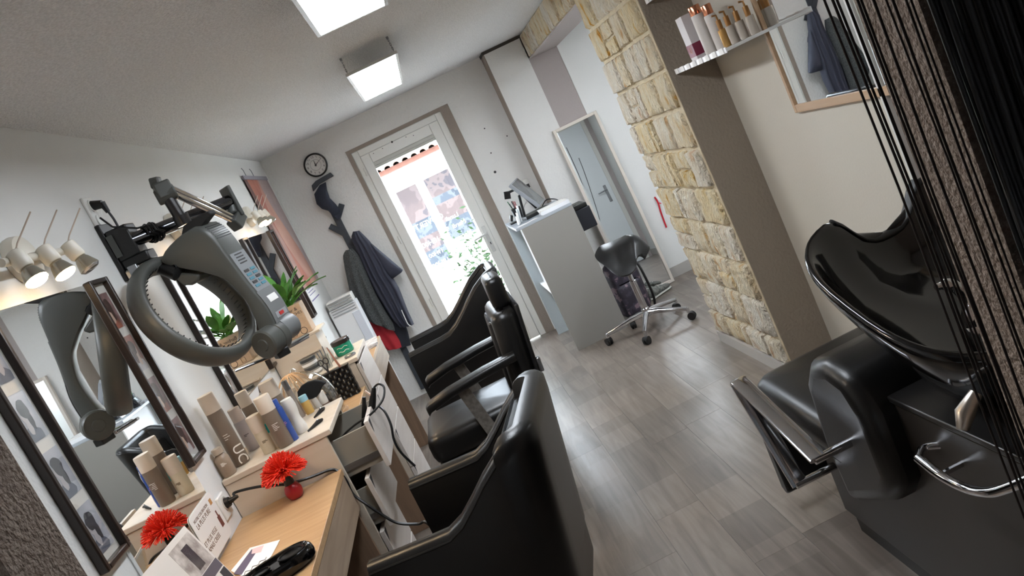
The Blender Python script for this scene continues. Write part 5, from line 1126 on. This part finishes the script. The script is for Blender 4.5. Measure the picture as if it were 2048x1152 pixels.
def shoe(label, c, rz):
    t = thing('fabric_shoe', label, 'shoe', c, 'grey shoes on the floor', rz); M_ = lambda v: Matrix.Rotation(rz, 3, 'Z') @ Vector(v)+Vector(c)
    b = MB(); b.loft([[M_((x, w*math.cos(a), max(h*.5+h*.5*math.sin(a), 0)+.018)) for a in [2*PI*k/12 for k in range(12)]] for x, w, h in ((-.12, .015, .04), (-.1, .034, .07), (-.05, .036, .075), (0, .038, .065), (.06, .043, .045), (.1, .036, .035), (.125, .012, .02))]); b.build('upper', mat('grey_mesh', (142, 144, 138), .85, noise=(50, (96, 98, 94))), t, smooth=60)
    b = MB(); b.loft([[M_((x, w*math.cos(a), .01+.01*math.sin(a))) for a in [2*PI*k/12 for k in range(12)]] for x, w in ((-.13, .01), (-.11, .036), (-.03, .036), (.06, .046), (.11, .038), (.132, .01))]); b.build('sole', mat('shoe_sole', (206, 204, 198), .6), t)
    b = MB()
    for k in range(4): b.tube([M_((-.01+.02*k, -.022, .077-.008*k)), M_((.002+.02*k, 0, .087-.008*k)), M_((-.01+.02*k, .022, .077-.008*k))], .003, 5)
    b.build('laces', PAPER, t)
shoe('grey fabric shoe before the leaning mirror, nearer the stone pier', (1.36, 6.38, 0), .55)
shoe('grey fabric shoe half hidden behind the backpack', (1.27, 6.44, 0), .55)
t = thing('floor_mirror', 'tall cream-framed mirror leaning in the passage beside the desk', 'mirror', (1.35, 6.6, 0))
lean = math.radians(3.9); R_ = R3(-lean, 'X'); o_ = Vector((1.352, 6.575, .003)); mw, mh = .402, 1.575
def MM(x, y, z): return o_+R_ @ Vector((x, y, z))
CF_ = mat('cream_frame', (216, 207, 196), .5)
def mbox(b, a, c): b.add([MM(x, y, z) for z in (a[2], c[2]) for y in (a[1], c[1]) for x in (a[0], c[0])], [(0, 2, 3, 1), (4, 5, 7, 6), (0, 1, 5, 4), (2, 6, 7, 3), (0, 4, 6, 2), (1, 3, 7, 5)])
b = MB(); f = .026; h2 = mw/2
mbox(b, (-h2, -.018, 0), (-h2+f, .012, mh)); mbox(b, (h2-f, -.018, 0), (h2, .012, mh)); mbox(b, (-h2+f, -.018, 0), (h2-f, .012, f)); mbox(b, (-h2+f, -.018, mh-f), (h2-f, .012, mh)); b.build('frame', CF_, t, bevel=.003)
b = MB(); mbox(b, (-h2+f, -.004, f), (h2-f, .002, mh-f)); b.build('mirror_glass', MIRROR, t, smooth=0)
b = MB(); mbox(b, (-h2+f, .003, f), (h2-f, .011, mh-f)); b.build('backing', mat('mdf_back', (150, 120, 92), .8), t)
# door at the front end of the side hall, which that mirror shows
d2 = bpy.data.objects.new('door_2', None); C.objects.link(d2); struct(d2); d2['label'] = 'pale grey hall door with two curved grooves, seen in the leaning mirror'
HY = 2.5; hx0, hx1 = 1.52, 2.26
b = MB(); b.bb((hx0-.06, HY, 0), (hx0, HY+.03, 2.1)); b.bb((hx1, HY, 0), (hx1+.06, HY+.03, 2.1)); b.bb((hx0, HY, 2.04), (hx1, HY+.03, 2.1)); b.build('door_frame', mat('hall_frame', (214, 212, 206), .45), d2, bevel=.004)
b = MB(); b.bb((hx0, HY, .01), (hx1, HY+.022, 2.04)); b.build('door_leaf', mat('pale_blue_grey_door', (222, 226, 228), .4), d2)
for k in range(2):
    b = MB(); b.tube(catmull([(1.95+.09*k, HY+.023, 1.82-.2*k), (1.93+.08*k, HY+.023, 1.3), (1.84+.08*k, HY+.023, .7), (1.7+.08*k, HY+.023, .15)], 8), .0045, 6); b.build('groove', INK, d2)
b = MB(); b.bb((2.165, HY+.022, .9), (2.205, HY+.03, 1.14)); b.build('handle_plate', STEEL, d2, bevel=.003)
b = MB(); b.tube([(2.185, HY+.03, 1.07), (2.185, HY+.07, 1.07), (2.16, HY+.075, 1.07), (2.06, HY+.072, 1.065)], .009, 8); b.build('door_handle', STEEL, d2)
b = MB(); a_ = [OY(p, 6.675) for p in ((1309, 394), (1316, 405), (1322, 425), (1333, 455))]; b.tube(catmull(a_, 4), .007, 8); b.tube([a_[1], a_[1]+Vector((.02, -.01, -.02))], .005, 6)
tag(b.build('red_shoehorn', mat('red_plastic', (206, 30, 48), .35)), 'thin red hook hanging on the white wall beside the stone pier', 'hook')
# ================================================================== RIGHT WALL: mirror, shelves, products
LOAK = wood('light_oak_frame', (186, 154, 122), (168, 136, 104), .5, 'Y')
t = thing('wall_mirror', 'oak-framed rectangular mirror on the cream wall above the basin', 'mirror', (XR, 2.7, 1.26))
y0, y1, z0, z1, f = 2.28, 3.132, 1.262, 2.06, .032
b = MB(); d_ = .018; b.bb((XR-d_, y0, z0), (XR, y0+f, z1)); b.bb((XR-d_, y1-.02, z0), (XR, y1, z1)); b.bb((XR-d_, y0+f, z0), (XR, y1-.02, z0+f)); b.bb((XR-d_, y0+f, z1-f), (XR, y1-.02, z1)); b.build('frame', LOAK, t, bevel=.002)
MB().bb((XR-.01, y0+f, z0+f), (XR-.002, y1-.02, z1-f)).build('mirror_glass', MIRROR, t, smooth=0)
def shelf(z, label, tags):
    t = thing('product_shelf', label, 'shelf', (1.38, 3.4, z), 'white product shelves by the stone pier')
    b = MB(); b.bb((1.283, 3.09, z-.012), (XR-.001, 3.715, z)); b.build('board', mat('shelf_white', (222, 220, 216), .35), t, bevel=.001)
    b = MB(); b.bb((1.279, 3.09, z-.016), (1.283, 3.715, z+.006)); b.build('price_rail', mat('clear_rail', (236, 236, 238), .2), t)
    for k in range(tags): b = MB(); b.box((1.277, 3.13+.08*k, z-.004), (.004, .042, .024)); b.build('price_tag', PAPER, t, smooth=0)
shelf(1.612, 'white price-tagged shelf carrying perfume and serum bottles', 8)
shelf(1.955, 'upper white price-tagged shelf at the top edge of the picture', 8)
COP = mat('copper_cap', (206, 140, 110), .2, .9); GOLD = mat('gold_brown_pump', (150, 108, 60), .3, .4); FROST = mat('frosted_white_glass', (214, 208, 202), .35); CLRB = mat('clear_product_glass', (176, 166, 154), .1); ZS = 1.6125
def onshelf(px, y): q = OY(px, y); return Vector((min(max(q.x, 1.31), 1.44), y, ZS))
c = onshelf((1395, 100), 3.5); t = thing('cosmetic_box', 'white and maroon cosmetics carton on the tagged shelf', 'box', c, 'cosmetics on the tagged shelf')
b = MB(); b.box(c+Vector((0, 0, .1)), (.055, .075, .2)); b.build('carton', mat('carton_white', (206, 200, 200), .4), t, bevel=.001)
b = MB(); b.box(c+Vector((0, 0, .048)), (.0565, .0765, .055)); b.build('maroon_band', mat('maroon_band', (122, 40, 66), .4), t, smooth=0)
b = MB(); text_mb(b, 'U', frame4(c+Vector((-.0285, 0, .05)), (0, -1, 0), (0, 0, 1)), .04); b.build('lettering', PRC, t, smooth=0)
def sb(label, px, y, h, r, body, cap, cf, cr=.8, nm='perfume_bottle', sh='round', tip=False):
    c = onshelf(px, y); t = bottle(label, c, h, r, body, cap, cf, cr, sh, name=nm, group='cosmetics on the tagged shelf')
    if tip: b = MB(); b.tube([c+Vector((0, 0, h)), c+Vector((0, 0, h+.02)), c+Vector((-.018, 0, h+.024))], .0045, 8); b.build('pump_nozzle', cap, t)
sb('frosted bottle with shiny copper cap next to the carton', (1420, 95), 3.4, .215, .026, FROST, COP, .18, .98)
sb('shorter frosted bottle with copper cap behind the gold pumps', (1438, 78), 3.34, .195, .024, FROST, COP, .22, .9)
sb('gold bottle with brown pump, first of the pump row', (1453, 84), 3.28, .115, .017, mat('gold_liquid', (190, 150, 90), .2, .4), GOLD, .35, .62, 'serum_bottle', 'round', True)
sb('clear pump bottle second in the row', (1468, 76), 3.23, .115, .018, CLRB, GOLD, .35, .62, 'serum_bottle', 'round', True)
sb('clear pump bottle third in the row', (1486, 65), 3.18, .115, .018, CLRB, GOLD, .35, .62, 'serum_bottle', 'round', True)
sb('clear pump bottle nearest the oak-framed mirror', (1506, 54), 3.12, .115, .018, CLRB, GOLD, .35, .62, 'serum_bottle', 'round', True)

# ================================================================== WASH UNIT
t = thing('wash_unit', 'black backwash unit with basin, seat and chrome arms on the right', 'wash chair', (1.03, 1.95, 0))
BODY = mat('black_brown_panel', (44, 40, 37), .4, noise=(3, (38, 34, 31)))
bx0, bx1 = .79, 1.3
b = MB(); b.prism([(bx0, y, z) for y, z in ((1.2, .07), (2.44, .07), (2.42, .36), (1.9, .38), (1.9, .69), (1.2, .69))], (bx1-bx0, 0, 0)); b.build('base_cabinet', BODY, t, bevel=.008)
b = MB(); b.bb((bx0+.012, 1.22, 0), (bx1-.012, 2.4, .07)); b.build('plinth', BLACKP, t)
b = MB(); b.bb((bx0-.006, 1.19, .69), (bx1+.006, 1.9, .706)); b.build('cabinet_top', mat('black_top', (26, 25, 25), .3), t, bevel=.004)
b = MB(); soft_box(b, (1.02, 2.36, .465), (.58, .64, .13), .05, R3(.05, 'X'), .02); sc_ = b.build('seat', BLACKL, t, smooth=70)
b = MB(); b.tube([(.715, 2.06, .45), (.712, 2.35, .455), (.715, 2.62, .47), (.75, 2.655, .475), (1.2, 2.655, .475)], .006, 6); b.build('seat_piping', BLACKL, sc_)
b = MB(); b.prism([(.71, y, z) for y, z in ((2.14, .27), (2.145, .5), (2.10, .70), (2.03, .775), (1.93, .80), (1.83, .78), (1.78, .68), (1.79, .48), (1.86, .4))], (.56, 0, 0)); b.build('backrest', BLACKL, t, bevel=.045, smooth=70, seg=5)
b = MB(); b.prism([(.69, 2.63, .44), (.69, 2.66, .44), (.69, 2.70, .1), (.69, 2.67, .08), (.69, 2.64, .1)], (.55, 0, 0)); b.build('leg_flap', BLACKL, t, bevel=.008)
def flatbar(b, P_, w=.025, h=.0075):
    P_ = [Vector(p) for p in P_]; rings = []
    for i, p in enumerate(P_):
        tg = (P_[min(i+1, len(P_)-1)]-P_[max(i-1, 0)]).normalized(); n = tg.cross(Vector((1, 0, 0))).normalized()
        rings.append([p+Vector((w*sx, 0, 0))+n*h*sz for sx, sz in ((-1, -.6), (-.7, -1), (.7, -1), (1, -.6), (1, .6), (.7, 1), (-.7, 1), (-1, .6))])
    b.loft(rings)
for xa, xi in ((.615, .735), (1.355, 1.235)):
    b = MB(); flatbar(b, catmull([(xa, 1.93, .565), (xa, 2.2, .637), (xa, 2.345, .677), (xa, 2.372, .672), (xa, 2.37, .655), (xa, 2.3, .55), (xa, 2.19, .37)], 5))
    ar = b.build('chrome_armrest', CHROME, t, smooth=50)
    for y, z in ((1.935, .562), (2.195, .372)): b = MB(); b.cyl((xa-.012*(1 if xi > xa else -1), y, z), (xi, y, z), .012, 12); b.build('arm_stub', CHROME, ar)
# basin
bc = Vector((1.03, 1.69, 0)); HW, HL = .30, .30; tilt = .36
def rim(a, k, dz):
    cx = math.copysign(abs(math.cos(a))**.62, math.cos(a)); cy = math.copysign(abs(math.sin(a))**.72, math.sin(a))
    x, y = HW*k*cx, HL*k*cy
    dip = .1*math.exp(-(x/.095)**4)*max(min((y/HL-.45)/.4, 1), 0)
    return Vector((bc.x+x, bc.y+y, .985+tilt*y*1.15+dz-dip*(1 if k > .8 else .6)))
N_ = 56; A_ = [2*PI*i/N_ for i in range(N_)]
rings = [[rim(a, k, dz) for a in A_] for k, dz in ((.3, -.26), (.5, -.245), (.72, -.19), (.88, -.1), (.97, -.04), (1.0, -.012), (1.005, .0), (.99, .011), (.965, .012), (.94, .004), (.92, -.02), (.86, -.07), (.72, -.125), (.5, -.15), (.25, -.158))]
b = MB(); b.loft(rings); bs = b.build('basin', BLACKG, t, smooth=70)
b = MB(); b.lathe([(.028, 0), (.03, .003), (.02, .004), (.018, 0)], rim(0, 0, -.156)+Vector((0, 0, 0)), 18); b.build('drain', CHROME, bs)
NP = mat('neck_rubber', (22, 22, 22), .5)
rings = []
for k in range(13):
    x = -.12+.24*k/12; a = math.acos(max(min(x/HW, 1), -1)); y = HL*.985; dip = .1*math.exp(-(x/.095)**4); z = .985+tilt*y*1.15-dip
    c = Vector((bc.x+x, bc.y+y, z)); rings.append([c+Vector((0, .02*math.cos(q), .014+.012*math.sin(q)))+Vector((0, 0, -.012)) for q in [2*PI*j/10 for j in range(10)]])
b = MB(); b.loft(rings); b.build('neck_rest', NP, bs, smooth=70)
b = MB(); prof = []
for k in range(7): prof += [(.075+.006*(k % 2), .70+.018*k), (.085-.004*(k % 2), .709+.018*k)]
b.lathe(prof, (1.05, 1.6, 0), 28); b.build('flexible_collar', RUBBER, t)
q = OY((1900, 590), 1.56)
b = MB(); e0 = OY((1872, 574), 1.56); e1 = OY((1905, 570), 1.56); e2 = OY((1932, 596), 1.56); e3 = OY((1942, 650), 1.56); b.tube(catmull([e0, e1, e2, e3], 5), [.008]*3+[.014]*10+[.018]*3, 10); b.build('mixer_tap', CHROME, t)
b = MB(); b.lathe([(.022, 0), (.022, .05), (.016, .06)], Vector((e3.x, e3.y, e3.z-.06)), 16); b.build('tap_base', CHROME, t)
b = MB(); e0 = OY((1952, 785), 1.42); e1 = OY((1926, 858), 1.42); b.tube([e0, e0.lerp(e1, .5)+Vector((-.01, 0, 0)), e1], [.012, .019, .012], 12); b.build('shower_handle', mat('satin_chrome', (176, 168, 158), .3, .9), t)
b = MB(); bp = [OX(p, .735) for p in ((1836, 916), (1880, 950), (1930, 976))]+[OX((1975, 985), .73), OX((2010, 978), .74), OX((2060, 958), .76)]
b.tube(catmull(bp, 5), .011, 12); tb = b.build('towel_bar', CHROME, t)
b = MB(); b.tube(catmull([bp[0], bp[0]+Vector((.03, .02, .004)), bp[0]+Vector((.062, .0, .002))], 4), .009, 10); b.build('bar_mount', CHROME, tb); b = MB(); b.tube([bp[1]+Vector((0, 0, 0)), bp[1]+Vector((.06, .0, .0))], .007, 8); b.build('bar_mount', CHROME, tb)

# ================================================================== STRING CURTAIN
t = thing('string_curtain', 'black string curtain gathered at the right of the opening', 'curtain', (.5, .72, 0))
STR = mat('lit_brown_string', (44, 30, 22), .7); STRB = mat('black_string', (12, 11, 11), .6)  # single strings browner: the light on them is put into the colour
r_ = random.Random(9)
def string(b, x, y, rad, top=2.16, n=12, wob=.003, dx=0):
    P_ = [Vector((x+r_.uniform(-wob, wob)+dx*(1-k/n), y+r_.uniform(-wob, wob), top*(1-k/n)+.02)) for k in range(n+1)]; b.tube(P_, rad, 5)
for px in (1651, 1668, 1676, 1690, 1696, 1712, 1722, 1746, 1775, 1784, 1812, 1823):
    q = OY((px, 0), .70); b = MB(); string(b, q.x, .70, r_.uniform(.0010, .0015), wob=.0012); b.build('string', STR, t, smooth=80)
b = MB()
for k in range(330):
    y = r_.uniform(.55, .69); lo, hi = .69*y, .92*y; string(b, lo+(hi-lo)*r_.random()**.9, y, r_.uniform(.0016, .003), n=8, wob=.004)
b.build('gathered_strings', STRB, t, smooth=80, kind='stuff')
b = MB(); b.cyl((-.6, .7, 2.19), (.9, .7, 2.19), .012, 12); b.build('curtain_rod', BLACKP, t)

# cables on the desk
b = MB(); b.tube(catmull([OY(p, 6.4) for p in ((1052, 430), (1048, 415), (1056, 400), (1066, 412), (1072, 430))], 5), .004, 6); tag(b.build('white_cable', PAPER), 'white cable looping behind the cash register screen', 'cable')
b = MB(); b.tube(catmull([Vector((.78, 6.5, Zt+.006)), Vector((.84, 6.48, Zt+.05)), Vector((.9, 6.42, Zt+.03)), Vector((.91, 6.32, Zt+.006))], 5), .005, 6); tag(b.build('black_cable', BLACKP), 'black cable arching over the right end of the desk', 'cable')
